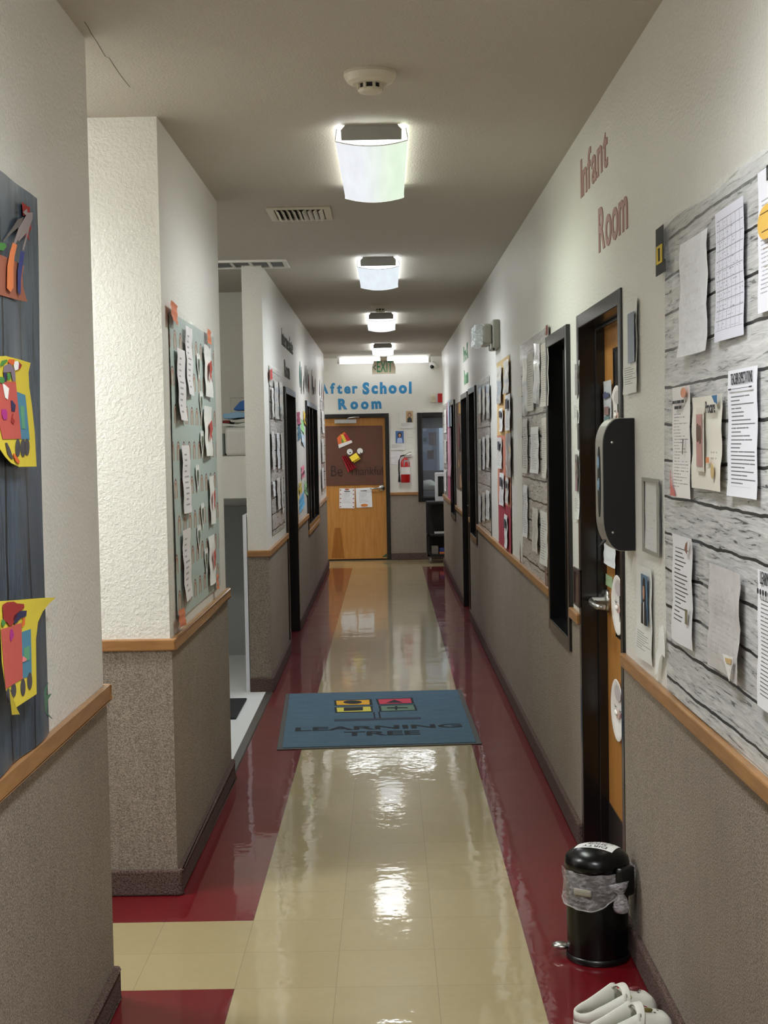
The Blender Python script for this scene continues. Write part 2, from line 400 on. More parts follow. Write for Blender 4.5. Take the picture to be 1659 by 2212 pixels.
m_rail = m_oak
WT = .14
def seg_wall(fr, x0, x1, holes, z1=CEIL, th=WT, y0=0., z0=0.):
    """wall boxes around holes given as (xa, xb, za, zb)"""
    mb = MB(); x = x0
    for xa, xb, za, zb in sorted(holes):
        if xa > x: mb.box(x, xa, y0, y0+th, z0, z1, 0, fr.M)
        if za > z0: mb.box(xa, xb, y0, y0+th, z0, min(za, z1), 0, fr.M)
        if zb < z1: mb.box(xa, xb, y0, y0+th, max(zb, z0), z1, 0, fr.M)
        x = xb
    if x < x1: mb.box(x, x1, y0, y0+th, z0, z1, 0, fr.M)
    return mb
def seg_band(fr, x0, x1, holes, za, zb, out, mb=None):
    mb = mb or MB(); x = x0
    for xa, xb, ha, hb in sorted(holes):
        if ha >= zb or hb <= za: continue
        if xa > x: mb.box(x, xa, -out, 0, za, zb, 0, fr.M)
        if ha > za: mb.box(xa, xb, -out, 0, za, ha, 0, fr.M)
        x = xb
    if x < x1: mb.box(x, x1, -out, 0, za, zb, 0, fr.M)
    return mb

# openings of the right wall (local x from the photograph's frame edges)
def rx(px, py): return RW.x(px, py)
def lx(px, py): return LF.x(px, py)
DOOR_Z = 2.10
d1 = (rx(1252.5, 1000), rx(1347, 900), 0, DOOR_Z+.01)
w1 = (rx(1189, 1000), rx(1235, 1000), .75, 2.10)
d2 = (rx(1000.5, 1000), rx(1014.5, 1000), 0, 2.08)
w2 = (rx(1017, 1000), rx(1031.5, 1000), .76, 2.09)
w3 = (rx(975.5, 1000), rx(985, 1000), .76, 2.08)
RX0, RX1 = 0., 18.7+4.
RH = [d1, w1, d2, w2, w3]
d3 = (lx(615, 1000), lx(637.5, 1000), 0, 2.08)
w4 = (lx(661.5, 1000), lx(684.5, 1000), .77, 2.06)
LH = [d3, w4]; LFL = 9.4
d5 = (2.0, 3.02, 0, 2.03)                                # end wall: local x = X + 3
w5 = (FW.x(902.5, 1000), FW.x(902.5, 1000)+.9, .80, 2.03)
FH = [d5, w5]
struct(seg_wall(RW, RX0, RX1, RH).build('wall_right', m_wall))
lw = MB().box(-.845-WT, -.845, -4, YA, 0, CEIL); lw.box(-XW, -.845-WT, YA-WT, YA, 0, CEIL); struct(lw.build('wall_left', m_wall))
struct(MB().box(-XW, -.80, YB, YC, 0, CEIL).build('wall_pier', m_wall))
struct(seg_wall(LF, 0, LFL, LH, th=.13).build('wall_left_far', m_wall))
struct(seg_wall(FW, -.3, 6.3, FH).build('wall_end', m_wall))
struct(MB().box(-1.2, 1.2, -4.2, -4, 0, CEIL).build('wall_back', m_wall))
ew = MB().box(-XW-.1, -XW, YA-WT, YB, 0, CEIL); struct(ew.build('wall_passage_end', m_wall))
cw = MB().box(-XW-.1, -XW, 18.5, 19.8, 0, CEIL); struct(cw.build('wall_crosshall_left', m_wall))
cw = MB().box(XW, XW+.1, 18.5, 19.8, 0, CEIL); struct(cw.build('wall_crosshall_right', m_wall))
cw = MB().box(-XW, -.96, 18.5, 18.62, 0, CEIL); cw.box(.87, XW, 18.5, 18.62, 0, CEIL); struct(cw.build('wall_crosshall_near', m_wall))

# wainscot carpet, rails, carpet base --------------------------------
ZR0, ZR1, CO = .895, .937, .007
def wains(name_i, fr, x0, x1, holes, wrap=None):
    c = seg_band(fr, x0, x1, holes, .0, ZR0+.004, CO); r = seg_band(fr, x0, x1, holes, ZR0, ZR1, .021); b = seg_band(fr, x0, x1, holes, 0, .095, .024)
    if wrap: wrap(c, r, b)
    return c, r, b
def emit(tag_i, side, c, r, b):
    struct(c.build('trim_%d' % tag_i, m_carpet))
    struct(r.build('trim_%d' % (tag_i+1), m_rail, bevel=.005))
    struct(b.build('baseboard_%s' % side, m_base, bevel=.008))
emit(1, 'right', *wains(1, RW, RX0, RX1, RH))
def wrap_near(c, r, b):
    c.box(-.99, -.838, YA, YA+CO, 0, ZR0); r.box(-1.2, -.824, YA, YA+.021, ZR0, ZR1); b.box(-1.2, -.821, YA, YA+.024, 0, .095); c.box(-XW, -.99, YA, YA+CO, 0, ZR0)
emit(3, 'left', *wains(1, LN, -4., YA, [], wrap_near))
def wrap_pier(c, r, b):
    c.box(-XW, -.793, YB-CO, YB, 0, ZR0); r.box(-XW, -.779, YB-.021, YB, ZR0, ZR1); b.box(-XW, -.776, YB-.024, YB, 0, .095)
    c.box(-.82, -.793, YC, YC+CO, 0, ZR0); r.box(-.86, -.779, YC, YC+.021, ZR0, ZR1); b.box(-.86, -.776, YC, YC+.02, 0, .095)
emit(5, 'pier', *wains(1, LC, 0, YC-YB, [], wrap_pier))
def wrap_far(c, r, b):
    c.box(-.933, -.796, YD-CO, YD, 0, ZR0); r.box(-.936, -.782, YD-.021, YD, ZR0, ZR1); b.box(-.936, -.779, YD-.024, YD, 0, .095)
emit(7, 'left_far', *wains(1, LF, 0, LFL, LH, wrap_far))
emit(9, 'end', *wains(1, FW, -.2, 6.2, FH))

# alcove ------------------------------------------------------------
m_frp = P('grey shower panel', (158, 160, 160), .35, var=.03)
m_frpw = P('white shower floor', (222, 224, 224), .35, var=.02)
AX0 = -2.5
struct(MB().box(AX0, -.805, YC, 10.95, -.03, .004).build('floor_alcove', m_frpw))
struct(MB().box(AX0, -.934, 10.95, 11.05, 0, CEIL).build('wall_alcove_back', m_wall))
struct(MB().box(AX0-.1, AX0, YC, 11.05, 0, CEIL).build('wall_alcove_side', m_wall))
struct(MB().box(AX0, -.938, 10.93, 10.95, 0, 1.16).box(AX0, AX0+.01, YC, 10.95, 0, 1.16).build('trim_11', m_frp))
struct(MB().box(AX0, -.938, 10.0, 10.06, 1.255, 1.552).box(AX0, -.938, 10.06, 10.95, 1.49, 1.552).build('trim_12', m_wall))
struct(MB().box(-.962, -.938, 9.3, 10.0, 0, 1.17).build('trim_13', P('white panel edge', (226, 228, 236), .4)))
struct(MB().prism([(-.835, 0), (-.785, 0), (-.79, .007), (-.83, .009)], YC, YD-.03, axis='x' if False else 'y').build('trim_14', m_steel))
FLOORM = MB().box(-1.5, -.93, 8.35, 9.0, .004, .016)
o = FLOORM.build('door_mat', P('black rubber', (20, 20, 21), .8, bump=.4), None, bevel=.004); tag(o, 'black mat on the white alcove floor behind the pier', 'mat')

# doors and sidelights ------------------------------------------------
def opening(fr, hole, name, fw=.052, depth=.13, stop=True, full=True, out=.018, mull=()):
    """metal frame set into a hole: jambs, head (and sill), stops"""
    xa, xb, za, zb = hole
    root = bpy.data.objects.new(name, None); COL.objects.link(root); root.matrix_world = fr.M @ T((xa, 0, za)); struct(root)
    w, h = xb-xa, zb-za
    def fm(nm, *bx):
        m = MB()
        for q in bx: m.box(*q)
        return m.build(nm, m_black, root, bevel=.004)
    lo = 0 if full else fw
    prof = lambda a, b: ((a, b, -out, .03, 0, h), )
    fm('jamb', (0, fw, -out, depth, 0, h), (fw, fw+.014, .055, .095, lo, h-fw)) ; fm('jamb', (w-fw, w, -out, depth, 0, h), (w-fw-.014, w-fw, .055, .095, lo, h-fw))
    fm('head', (fw, w-fw, -out, depth, h-fw, h), (fw, w-fw, .055, .095, h-fw-.014, h-fw))
    if not full: fm('sill', (fw, w-fw, -out, depth, 0, fw), (fw, w-fw, .055, .095, fw, fw+.014))
    for mx in mull: fm('mullion', (w*mx-.025, w*mx+.025, 0, .1, fw, h-fw))
    return root
def pane(root, w, h, fw, y, mat, full=False):
    return MB().box(fw-.005, w-fw+.005, y, y+.006, 0 if full else fw-.005, h-fw+.005).build('pane', mat, root)
m_tint = clear_mat('dark room glass', (.25, .26, .27), .12, .04, col=(20, 20, 22))

def lever(root, x, z, y, sgn, name='lever_handle', k=1.):
    """round rose and a returned lever; sgn: direction the lever points along x"""
    h = MB(); Mx = T((x, y, z)) @ Matrix.Rotation(R(90), 4, 'X')
    h.lathe([(0, 0), (.033, 0), (.033, .008), (.026, .014), (.013, .016), (.012, .05), (0, .05)], 24, 0, Mx)
    h.tube([(x, y-.05, z), (x+sgn*.03, y-.055, z), (x+sgn*.105, y-.05, z-.004), (x+sgn*.118, y-.03, z-.005)], [.010, .009, .008, .007], 10)
    h.v = [(x+(a-x)*k, y+(b-y)*k, z+(c-z)*k) for a, b, c in h.v]; return h.build(name, m_steel, root, smooth=True)

# infant room door
r1 = opening(RW, d1, 'door_1', out=.009); W1, H1 = d1[1]-d1[0], d1[3]
LY = .092
leaf = MB().box(.054, W1-.054, LY, LY+.045, .012, H1-.054).build('leaf', m_door, r1, bevel=.002)
DR = Frame(RW.M @ T((d1[0], 0, 0)) @ T((0, LY, 0)))           # door face frame
MB().box(.30, .30+.012, LY-.006, LY, .9, 1.95).box(.30+.09, .30+.102, LY-.006, LY, .9, 1.95).box(.30, .402, LY-.006, LY, .888, .9).box(.30, .402, LY-.006, LY, 1.95, 1.962).build('lite_frame', m_black, leaf)
MB().box(.312, .39, LY-.003, LY, .9, 1.95).build('lite_pane', m_blackp, leaf)
lever(r1, .115, 1.0, LY, 1, k=1.35)
MB().box(.06, W1-.06, LY-.003, LY, .014, .20).build('kick_plate', P('dark kick plate', (40, 34, 32), .35), leaf)
# sidelight next to it
r2 = opening(RW, w1, 'window_1', full=False); pane(r2, w1[1]-w1[0], w1[3]-w1[2], .05, .07, m_tint)
# farther door and sidelights
r3 = opening(RW, d2, 'door_2'); W2, H2 = d2[1]-d2[0], d2[3]
lf2 = MB().box(.054, W2-.054, .092, .135, .012, H2-.054).build('leaf', P('dark door leaf', (28, 24, 22), .4), r3); lever(r3, .115, 1., .092, 1)
r4 = opening(RW, w2, 'window_2', full=False); pane(r4, w2[1]-w2[0], w2[3]-w2[2], .05, .07, m_tint)
r5 = opening(RW, w3, 'window_3', full=False); pane(r5, w3[1]-w3[0], w3[3]-w3[2], .05, .07, m_tint)
# opposite side
r6 = opening(LF, d3, 'door_3'); W3, H3 = d3[1]-d3[0], d3[3]
MB().box(.054, W3-.054, .092, .135, .012, H3-.054).build('leaf', P('dark door leaf', (28, 24, 22), .4), r6); lever(r6, .16, 1., .092, 1)
r7 = opening(LF, w4, 'window_4', full=False, mull=(.36, .68)); pane(r7, w4[1]-w4[0], w4[3]-w4[2], .05, .07, m_tint)
MB().box(0, w4[1]-w4[0], -.024, .0, -.045, .0).build('window_sill', m_oak, r7, bevel=.004)
# end wall door
r8 = opening(FW, d5, 'door_4', fw=.055); W5, H5 = d5[1]-d5[0], d5[3]
leaf5 = MB().box(.056, W5-.056, .03, .075, .018, H5-.056).build('leaf', m_door, r8, bevel=.002)
ED = Frame(FW.M @ T((d5[0], .03, 0)))
lever(r8, W5-.115, 1.0, .03, -1, k=1.3)
clo = MB().box(-.15, .15, -.055, 0, 0, .055); dc = clo.build('door_closer', P('silver closer case', (188, 188, 186), .35, .6), r8, T((.42, .03, 1.90)), bevel=.006)
MB().tube([(.02, -.03, .06), (.06, -.06, .075), (.14, -.05, .085)], .009, 6).box(.12, .19, -.06, -.03, .078, .092).build('closer_arm', m_steel, dc)
st_ = [ED.loc(690+a*160/1041, 880+b*160/1041) for a, b in ((215, 1690), (300, 1690), (352, 2120), (172, 2120))]
MB().prism(st_, .0292, .0305).build('worn_patch', wood_mat('stained door veneer', (146, 92, 38), (170, 112, 50), .34), leaf5)
tri = MB().prism([(W5-.13, .04), (W5-.06, .04), (W5-.06, .09)], .026, .03).build('corner_sticker', P('green sticker', (40, 84, 58), .6), leaf5)
# end wall window
r9 = opening(FW, w5, 'window_5', full=False, fw=.06); W9, H9 = w5[1]-w5[0], w5[3]-w5[2]
pane(r9, W9, H9, .06, .05, m_glass)

# ================================================================ ceiling fittings and light
LO = .36
m_l1 = (lens_mat('lens glow mixed', (.93, .95, 1.), 9., LO, (.86, 1., .80)), lamp_mat('lens side mixed', (.97, 1., .92), 1.35))
m_l2 = (lens_mat('lens glow cool', (.86, .94, 1.), 11., LO), lamp_mat('lens side cool', (.9, .96, 1.), 1.7))
m_l3 = (lens_mat('lens glow white', (.94, .97, 1.), 11., LO*1.15), lamp_mat('lens side white', (.95, .98, 1.), 1.9))
m_l0 = (lens_mat('lens glow near', (.95, .98, 1.), 20., LO), lamp_mat('lens side near', (.95, .97, 1.), 3.5))
m_lp = (lens_mat('lens glow passage', (.94, .98, 1.), 20., LO), lamp_mat('lens side passage', (.97, .98, 1.), 6.))
m_endp = P('grey lamp end plate', (150, 148, 143), .5)
m_lrim = P('lens rim acrylic', (226, 228, 226), .2)
FIXL, FIXW = 1.22, .265
def lens_profile(w, d, n=12):
    """wrap-around lens cross-section, open at the top: upright sides and a bowed bottom"""
    pts = [(-w/2+.006, -.014), (-w/2+.001, -.045)]
    for i in range(n+1):
        x = -w/2+w*i/n; pts.append((x, -d*.76-d*.24*(1-(2*i/n-1)**2)))
    return pts+[(w/2-.001, -.045), (w/2-.006, -.014)]
def ceiling_light(M, lens_m, label, group='wrap-around ceiling lights along the hall'):
    t = thing('ceiling_light', label, 'ceiling light', M, group)
    MB().box(-.075, .075, -FIXL/2, FIXL/2, -.045, 0).build('housing', m_wplastic, t)
    ep = [(-.096, 0), (.096, 0), (.113, -.018), (.111, -.056), (-.111, -.056), (-.113, -.018)]
    for s_ in (-1, 1):
        MB().prism(ep, s_*FIXL/2-.006, s_*FIXL/2+.006).build('end_plate', m_endp, t)
        rim = []
        MB().tube([(x, s_*(FIXL/2+.004), z) for x, z in lens_profile(FIXW+.002, .077)], .0022, 6).build('lens_rim', m_lrim, t)
    pr = lens_profile(FIXW, .078); n = len(pr)
    mb = MB().add([(x, -FIXL/2, z) for x, z in pr]+[(x, FIXL/2, z) for x, z in pr], [(i, i+1, n+i+1, n+i) for i in range(n-1)])
    mb.mi = [0 if 2 <= i < n-3 else 1 for i in range(n-1)]
    mb.build('lens', list(lens_m), t)
    return t
for k, (y, m, lb) in enumerate(((5.91, m_l1, 'wrap-around ceiling light closest to the pier, greenish along one side'), (9.65, m_l2, 'second wrap-around ceiling light along the hall, cool white'),
                                (13.53, m_l3, 'third wrap-around ceiling light along the hall, behind the small detector'), (17.5, m_l3, 'last wrap-around ceiling light, just before the exit sign'))):
    ceiling_light(T((-.04, y, CEIL)), m, lb)
ceiling_light(T((-.04, 2.05, CEIL)), m_l0, 'ceiling light of the hall behind the camera'); ceiling_light(T((-.04, -1.8, CEIL)), m_l0, 'ceiling light at the closed end of the hall behind the camera')
ceiling_light(T((-2.1, 4.6, CEIL)) @ Rz(R(90)), m_lp, 'ceiling light inside the side passage beside the pier')
# strip light over the end wall
sx0 = FW.x(732, 785)-3; sx1 = FW.x(927, 780)-3
t = thing('strip_light', 'long bright strip light across the ceiling over the blue letters', 'strip light', T(((sx0+sx1)/2, 19.35, CEIL)))
L = sx1-sx0+.02
MB().box(-L/2, L/2, -.05, .05, -.03, 0).build('housing', m_wplastic, t)
prf = [(-.075, -.03), (-.07, -.075), (-.035, -.095), (.035, -.095), (.07, -.075), (.075, -.03)]
MB().prism(prf, -L/2+.03, L/2-.03, axis='x').build('diffuser', lamp_mat('strip glow', (.95, .98, 1.), 1.7), t)
for s_ in (-1, 1): MB().prism(prf, s_*(L/2-.03), s_*L/2, axis='x').build('end_cap', m_wplastic, t)
# cross hall and alcove lamps out of the frame
ceiling_light(T((2.1, 19.1, CEIL)) @ Rz(R(90)), m_l3, 'ceiling light of the cross hall past the cart'); ceiling_light(T((-2.1, 19.1, CEIL)) @ Rz(R(90)), m_l3, 'ceiling light of the cross hall past the end door')
t = thing('alcove_lamp', 'small round ceiling lamp inside the alcove', 'ceiling light', T((-1.75, 8.2, CEIL)))
MB().lathe([(.11, 0), (.11, -.02), (.10, -.03)], 24).build('lamp_base', m_wplastic, t); MB().lathe([(.1, -.03), (.09, -.06), (.05, -.08), (0, -.085)], 24).build('lamp_glass', lamp_mat('alcove lamp glow', (1., .98, .92), 55.), t, smooth=True)

def detector(M, label):
    t = thing('smoke_detector', label, 'smoke detector', M, 'smoke detectors')
    MB().lathe([(.083, 0), (.084, -.010), (.080, -.018), (.072, -.030), (.055, -.037), (0, -.037)], 40).build('base', m_cplastic, t, smooth=False)
    MB().lathe([(.034, -.036), (.034, -.052)], 32).build('chamber', m_blackp, t)
    MB().lathe([(.038, -.051), (.039, -.055), (.036, -.062), (.02, -.065), (0, -.065)], 32).build('cap', m_cplastic, t, smooth=True)
    for k in range(8):
        a = k*math.pi/4+.33
        MB().box(.034, .042, -.004, .004, -.055, -.035).build('rib', m_cplastic, t, Rz(a))
    return t
c1 = ceil_pt(799, 157); detector(T((c1.x, c1.y, CEIL)), 'cream round smoke detector on the bare ceiling before the first ceiling light')
c2 = ceil_pt(821, 658); detector(T((c2.x, c2.y, CEIL)), 'smoke detector between the second and third ceiling lights')

# supply vent: cream frame, two banks of slanted blades
a = ceil_pt(576, 448); b = ceil_pt(711, 447); c = ceil_pt(705, 471)
vx0, vx1, vy0, vy1 = a.x-.005, b.x+.005, a.y, c.y+.02
t = thing('air_vent', 'small ceiling air vent with two banks of slanted blades', 'air vent', T(((vx0+vx1)/2, (vy0+vy1)/2, CEIL)))
hx, hy = (vx1-vx0)/2, (vy1-vy0)/2
fbm = MB()
for q in ((-hx, hx, -hy, -hy+.035), (-hx, hx, hy-.035, hy), (-hx, -hx+.035, -hy+.035, hy-.035), (hx-.035, hx, -hy+.035, hy-.035)): fbm.box(*q, -.010, 0)
fbm.build('frame', m_cplastic, t, bevel=.003)
MB().box(-hx+.03, hx-.03, -hy+.03, hy-.03, -.0025, -.0005).build('shade_backing', m_dark, t)  # black plate under the ceiling, standing in for the shade inside the vent
for k in range(9):
    x = -hx+.05+k*(2*hx-.1)/8
    tilt = .9 if k > 4 else -.9
    MB().box(-.0012, .0012, -hy+.036, hy-.036, -.012, .012).build('blade', m_cplastic, t, T((x, 0, -.013)) @ Matrix.Rotation(tilt, 4, 'Y'))
# return grille: white frame with square cells
e0 = ceil_pt(627, 575); gx1 = e0.x; gx0 = gx1-.72; gy0, gy1 = ceil_pt(550, 561).y, ceil_pt(550, 561).y+.36
t = thing('return_grille', 'white framed ceiling return grille with grey filter panels above the alcove corner', 'air vent', T(((gx0+gx1)/2, gy0+.0, CEIL)))
gw = (gx1-gx0)/2; gd = min(gy1, YD+.3)-gy0
mb = MB()
for q in ((-gw, gw, 0, .03), (-gw, -gw+.03, .03, gd), (gw-.03, gw, .03, gd), (-gw+.03, gw-.03, gd-.03, gd)): mb.box(*q, -.014, 0)
mb.build('frame', P('white vent paint', (228, 226, 220), .4), t, bevel=.003)
MB().box(-gw+.03, gw-.03, .03, gd-.03, -.003, -.001).build('filter', P('grey filter', (120, 122, 124), .9, bump=.5, bscale=300), t)
for k in range(1, 6): MB().box(-.009, .009, .03, gd-.03, -.012, 0).build('divider', MATS['white vent paint'], t, T((-gw+k*2*gw/6, 0, 0)))

# exit sign hanging at the cross hall
ES = wall_frame((-1., 18.35), (1., 18.35))
x0, z0 = ES.loc(804, 808); x1, z1 = ES.loc(854, 779)
t = thing('exit_sign', 'green lettered EXIT sign hanging from the ceiling', 'exit sign', ES.M @ T(((x0+x1)/2, 0, z0)))
w, h = x1-x0, z1-z0
pl = [(-w/2, 0), (w/2, 0), (w/2, h*.5), (w/2-.012, h*.72), (w/2-.022, h), (-w/2+.022, h), (-w/2+.012, h*.72), (-w/2, h*.5)]
panel = MB().prism(pl, -.006, .006).build('sign_plate', P('beige sign plate', (156, 144, 118), .5), t, bevel=.001)
m_exit = P('exit green', (24, 98, 56), .5)
text_part('EXIT', -w/2+.062, .02, w-.10, h*.86, .0065, m_exit, t, 'lettering', .012)
MB().prism([(-w/2+.012, h*.5), (-w/2+.044, h*.72), (-w/2+.052, h*.66), (-w/2+.027, h*.5), (-w/2+.052, h*.34), (-w/2+.044, h*.28)], -.0075, -.0063).build('arrow', P('dark arrow', (40, 60, 44), .5), t)
MB().box(-.045, .045, -.03, .03, h, CEIL-z0).build('canopy', P('beige sign plate', (156, 144, 118), .5), t, bevel=.003)
# camera on the end wall
x0, z0 = FW.loc(935, 789)
t = thing('security_camera', 'white eyeball security camera high on the end wall', 'security camera', FW.M @ T((x0, 0, z0)))
MB().lathe([(.055, 0), (.055, .03), (.045, .042)], 24, 0, Matrix.Rotation(R(90), 4, 'X')).build('mount', m_wplastic, t)
MB().ball((0, -.06, -.005), .052, .052, .052).build('eyeball', m_wplastic, t, smooth=True); MB().ball((-.012, -.098, -.022), .03, .018, .028).build('lens', m_blackp, t, smooth=True)
# horn and strobe
x0, z0 = FW.loc(936, 861)
t = thing('alarm_horn', 'cream wall horn beside the red strobe', 'alarm horn', FW.M @ T((x0, 0, z0)))
MB().box(-.045, .045, -.05, .002, -.06, .06).build('case', m_cplastic, t, bevel=.018, seg=3); MB().lathe([(.03, .05), (.028, .058), (0, .056)], 20, 0, Matrix.Rotation(R(90), 4, 'X')).build('grille', P('horn grille', (190, 182, 158), .5), t)
x0, z0 = FW.loc(952, 860)
t = thing('fire_strobe', 'red fire alarm strobe on the end wall', 'fire alarm', FW.M @ T((x0+.02, 0, z0)))
MB().box(-.06, .06, -.07, 0, -.062, .062).build('case', m_red2, t, bevel=.006); MB().box(-.085, -.06, -.05, 0, -.06, .06).build('strobe_lens', m_wplastic, t, bevel=.006)
# twin head emergency light on the right wall
x0, z0 = RW.loc(1078, 725)
t = thing('emergency_light', 'grey emergency light unit with clear lamp heads high on the wall', 'emergency light', RW.M @ T((x0, 0, z0)))
m_eg = P('grey beige unit', (150, 148, 136), .45)
MB().prism([(-.30, -.085), (.10, -.085), (.10, .10), (-.30, .10)], -.05, 0).build('case', m_eg, t, bevel=.012, seg=3)
m_lens = clear_mat('clear ribbed lens', (.95, .97, .97), .42, .1, .25, 40., (220, 224, 224))
for xx in (.03, -.20):
    MB().box(-.055, .055, -.115, -.05, -.06, .075).build('lamp_head', m_eg, t, T((xx, 0, 0)), bevel=.02, seg=3)
    MB().box(-.058, .058, -.17, -.113, -.068, .07).build('lamp_cover', m_lens, t, T((xx, 0, 0)), bevel=.012, seg=3)
MB().ball((.05, -.04, -.092), .008, .008, .008).build('test_button', m_blackp, t)

# ================================================================ paper on the walls
ORD = ['first', 'second', 'third', 'fourth', 'fifth']
def sheet(fr, rect, mat, label, cat, name='paper_sheet', out=.006, curl=.006, tilt=0., lean=0., group=None, nx=4, nz=8):
    """rectangular paper from its pixel edges (xl, xr, yt, yb at mid width); returns object, frame, half sizes"""
    xl, xr, yt, yb = rect; xm = (xl+xr)/2; ym = (yt+yb)/2
    fo = fr.sub(0, 0, out+curl*.4)
    xa, xb = fo.x(xl, ym), fo.x(xr, ym); za, zb = fo.z(xm, yt), fo.z(xm, yb)
    w, h = xb-xa, za-zb; f2 = fr.sub((xa+xb)/2, (za+zb)/2, out, R(tilt), R(lean))
    ph = random.random()*6
    def fn(u, v):
        k = curl*(.25+.75*(1-v)**3)*(.6+.4*math.sin(u*4+ph))+curl*.35*math.sin(v*7+ph)**2
        return ((u-.5)*w, -k, (v-.5)*h)
    o = MB().grid(nx, nz, fn).build(name, mat, None, f2.M, smooth=True)
    tag(o, label, cat, group); return o, f2, w/2, h/2

# ---- big plank board on the near right wall
B1z0 = .942; bz1 = RW.z(1440, 492); bxa = RW.x(1441, 1000); bxb = RW.x(1441, 1000)+1.32
BW, BH = bxb-bxa, bz1-B1z0
FB1 = RW.sub((bxa+bxb)/2, (B1z0+bz1)/2, .002)
def b1f(u, v): return ((u-.5)*BW+.004*math.sin(v*9)*(1 if u < .5 else 0)*(u < .1), -.003-.003*math.sin(u*7+v*5), (v-.5)*BH+(.008*math.sin(u*11) if v > .98 else 0))
b1 = MB().grid(14, 12, b1f).build('bulletin_board', m_plank, None, FB1.M, smooth=True); tag(b1, 'large grey plank printed paper covering the wall beside the door, full of notices', 'bulletin board')
MB().grid(14, 2, lambda u, v: ((u-.5)*BW, -.008-.004*math.sin(u*17)**2, BH/2-.085+v*.09+.006*math.sin(u*13))).build('tape_strip', m_tape, b1, smooth=True)
pg = lambda k, **kw: page_mat('printed page '+k, **kw)
def onboard(rect, mat, label, **kw): return sheet(RW, rect, mat, label, kw.pop('cat', 'notice'), out=kw.pop('out', .014), group='notices on the big plank board', **kw)
def head(o, w, h, txt, z, hgt, wd=.8, mat=None, bold=.02): return text_part(txt, -w*wd, z, 2*w*wd, hgt, .004, mat or P('print black', (36, 36, 40), .6), o, 'heading', bold)
o, f, w, h = onboard((1469, 1527, 510, 765), pg('faded', lines=9, dens=.55, strength=.25, ink=(150, 110, 90)), 'sheet in a crinkled clear sleeve under the black belt cut-out', curl=.012)
MB().grid(6, 12, lambda u, v: ((u-.5)*w*2.1, -.014-.010*math.sin(u*9+v*3)**2, (v-.5)*h*2.05)).build('clear_sleeve', clear_mat('crinkled sleeve', (1, 1, 1), .22, .05, .9, 30.), o, smooth=True)
o, f, w, h = onboard((1546, 1606, 442, 732), pg('grid', lines=26, paper=(222, 222, 234), top=.93, m0=.05, m1=.97, dens=.56, cells=7, strength=.7), 'timetable grid sheet ruled into many rows on the plank board')
o, f, w, h = onboard((1637, 1700, 352, 668), pg('notice', lines=24, paper=(230, 230, 238), top=.80, bot=.12, m0=.1, m1=.92, strength=.6), 'notice with a mustard yellow oval on the plank board')
cut(ell(-w*.1, h*.22, w*.62, h*.24, 28), .010, P('mustard print', (220, 178, 84), .6), o, 'yellow_oval'); head(o, w, h, 'DO', h*.80, .03, .3)
for k in range(5): cut([(-w*.5+.01*k, h*.36-k*.035), (w*.3-.01*k, h*.36-k*.035), (w*.3-.01*k, h*.352-k*.035), (-w*.5+.01*k, h*.352-k*.035)], .011, P('brown print', (120, 96, 56), .6), o, 'printed_line')
o, f, w, h = onboard((1453, 1490, 835, 1075), pg('curric', lines=26, paper=(232, 228, 226), top=.76, dens=.46, strength=.7), 'list sheet with coral blobs in two corners on the plank board')

for hx0, hx1, hz in ((-.72, -.42, .70), (-.34, -.22, .70), (-.14, .26, .70), (.34, .62, .70), (-.46, -.02, .60), (.06, .34, .60)): cut([(w*hx0, h*hz), (w*hx1, h*hz), (w*hx1, h*(hz+.055)), (w*hx0, h*(hz+.055))], .008, MATS.get('print black') or P('print black', (36, 36, 40), .6), o, 'printed_line')
cut(ell(w*.62, h*.88, w*.3, h*.09), .009, P('coral print', (214, 150, 122), .6), o, 'corner_blob')
cut([(-w*.98, -h*.98), (-w*.35, -h*.98), (-w*.5, -h*.88), (-w*.8, -h*.78), (-w*.95, -h*.5)], .010, P('rose print', (196, 110, 104), .6), o, 'corner_blob')
cut([(w*.5, h*.05), (w*.62, h*.06), (w*.5, -h*.22), (w*.42, -h*.2)], .009, P('pencil print', (110, 108, 100), .6), o, 'pencil_print')
o, f, w, h = onboard((1495, 1560, 855, 1058), pg('flyer', lines=12, paper=(226, 222, 210), top=.45, bot=.3, m0=.62, m1=.95, dens=.5, strength=.6), 'cream flyer showing a phone and a blue corner patch on the plank board', curl=.010)
MB().box(-w*.48, w*.02, -.0115, -.0105, -h*.62, h*.78).build('phone_print', P('phone print', (214, 208, 196), .5), o, bevel=.004)
cut([(-w*.42, -h*.5), (-w*.04, -h*.5), (-w*.04, h*.62), (-w*.42, h*.62)], .013, P('photo mauve', (176, 132, 124), .5, var=.3, vscale=45), o, 'photo_print')
cut(ell(-w*.30, h*.22, w*.09, h*.2), .0142, P('photo hair', (96, 72, 60), .6), o, 'figure_print'); cut(ell(-w*.14, h*.18, w*.08, h*.2), .0142, MATS['photo hair'], o, 'figure_print')
cut([(w*.62, h*.98), (w*.95, h*.98), (w*.95, h*.8), (w*.78, h*.84)], .013, P('blue print', (46, 102, 146), .5), o, 'corner_patch')
text_part('Procare', w*.2, h*.62, w*.62, .028, .013, P('print black', (36, 36, 40), .6), o, 'heading', .02)
cut([(w*.22, -h*.42), (w*.42, -h*.42), (w*.42, -h*.30), (w*.22, -h*.30)], .013, P('orange print', (206, 132, 84), .6), o, 'orange_square'); cut(ell(w*.62, -h*.58, w*.10, h*.16), .013, P('ochre print', (196, 168, 116), .6), o, 'toy_print')
o, f, w, h = onboard((1573, 1636, 795, 1075), pg('expect', lines=24, paper=(232, 233, 240), top=.80, dens=.33, m0=.12, m1=.92, strength=.9), 'bulleted list headed TEACHER EXPECTATIONS on the plank board')
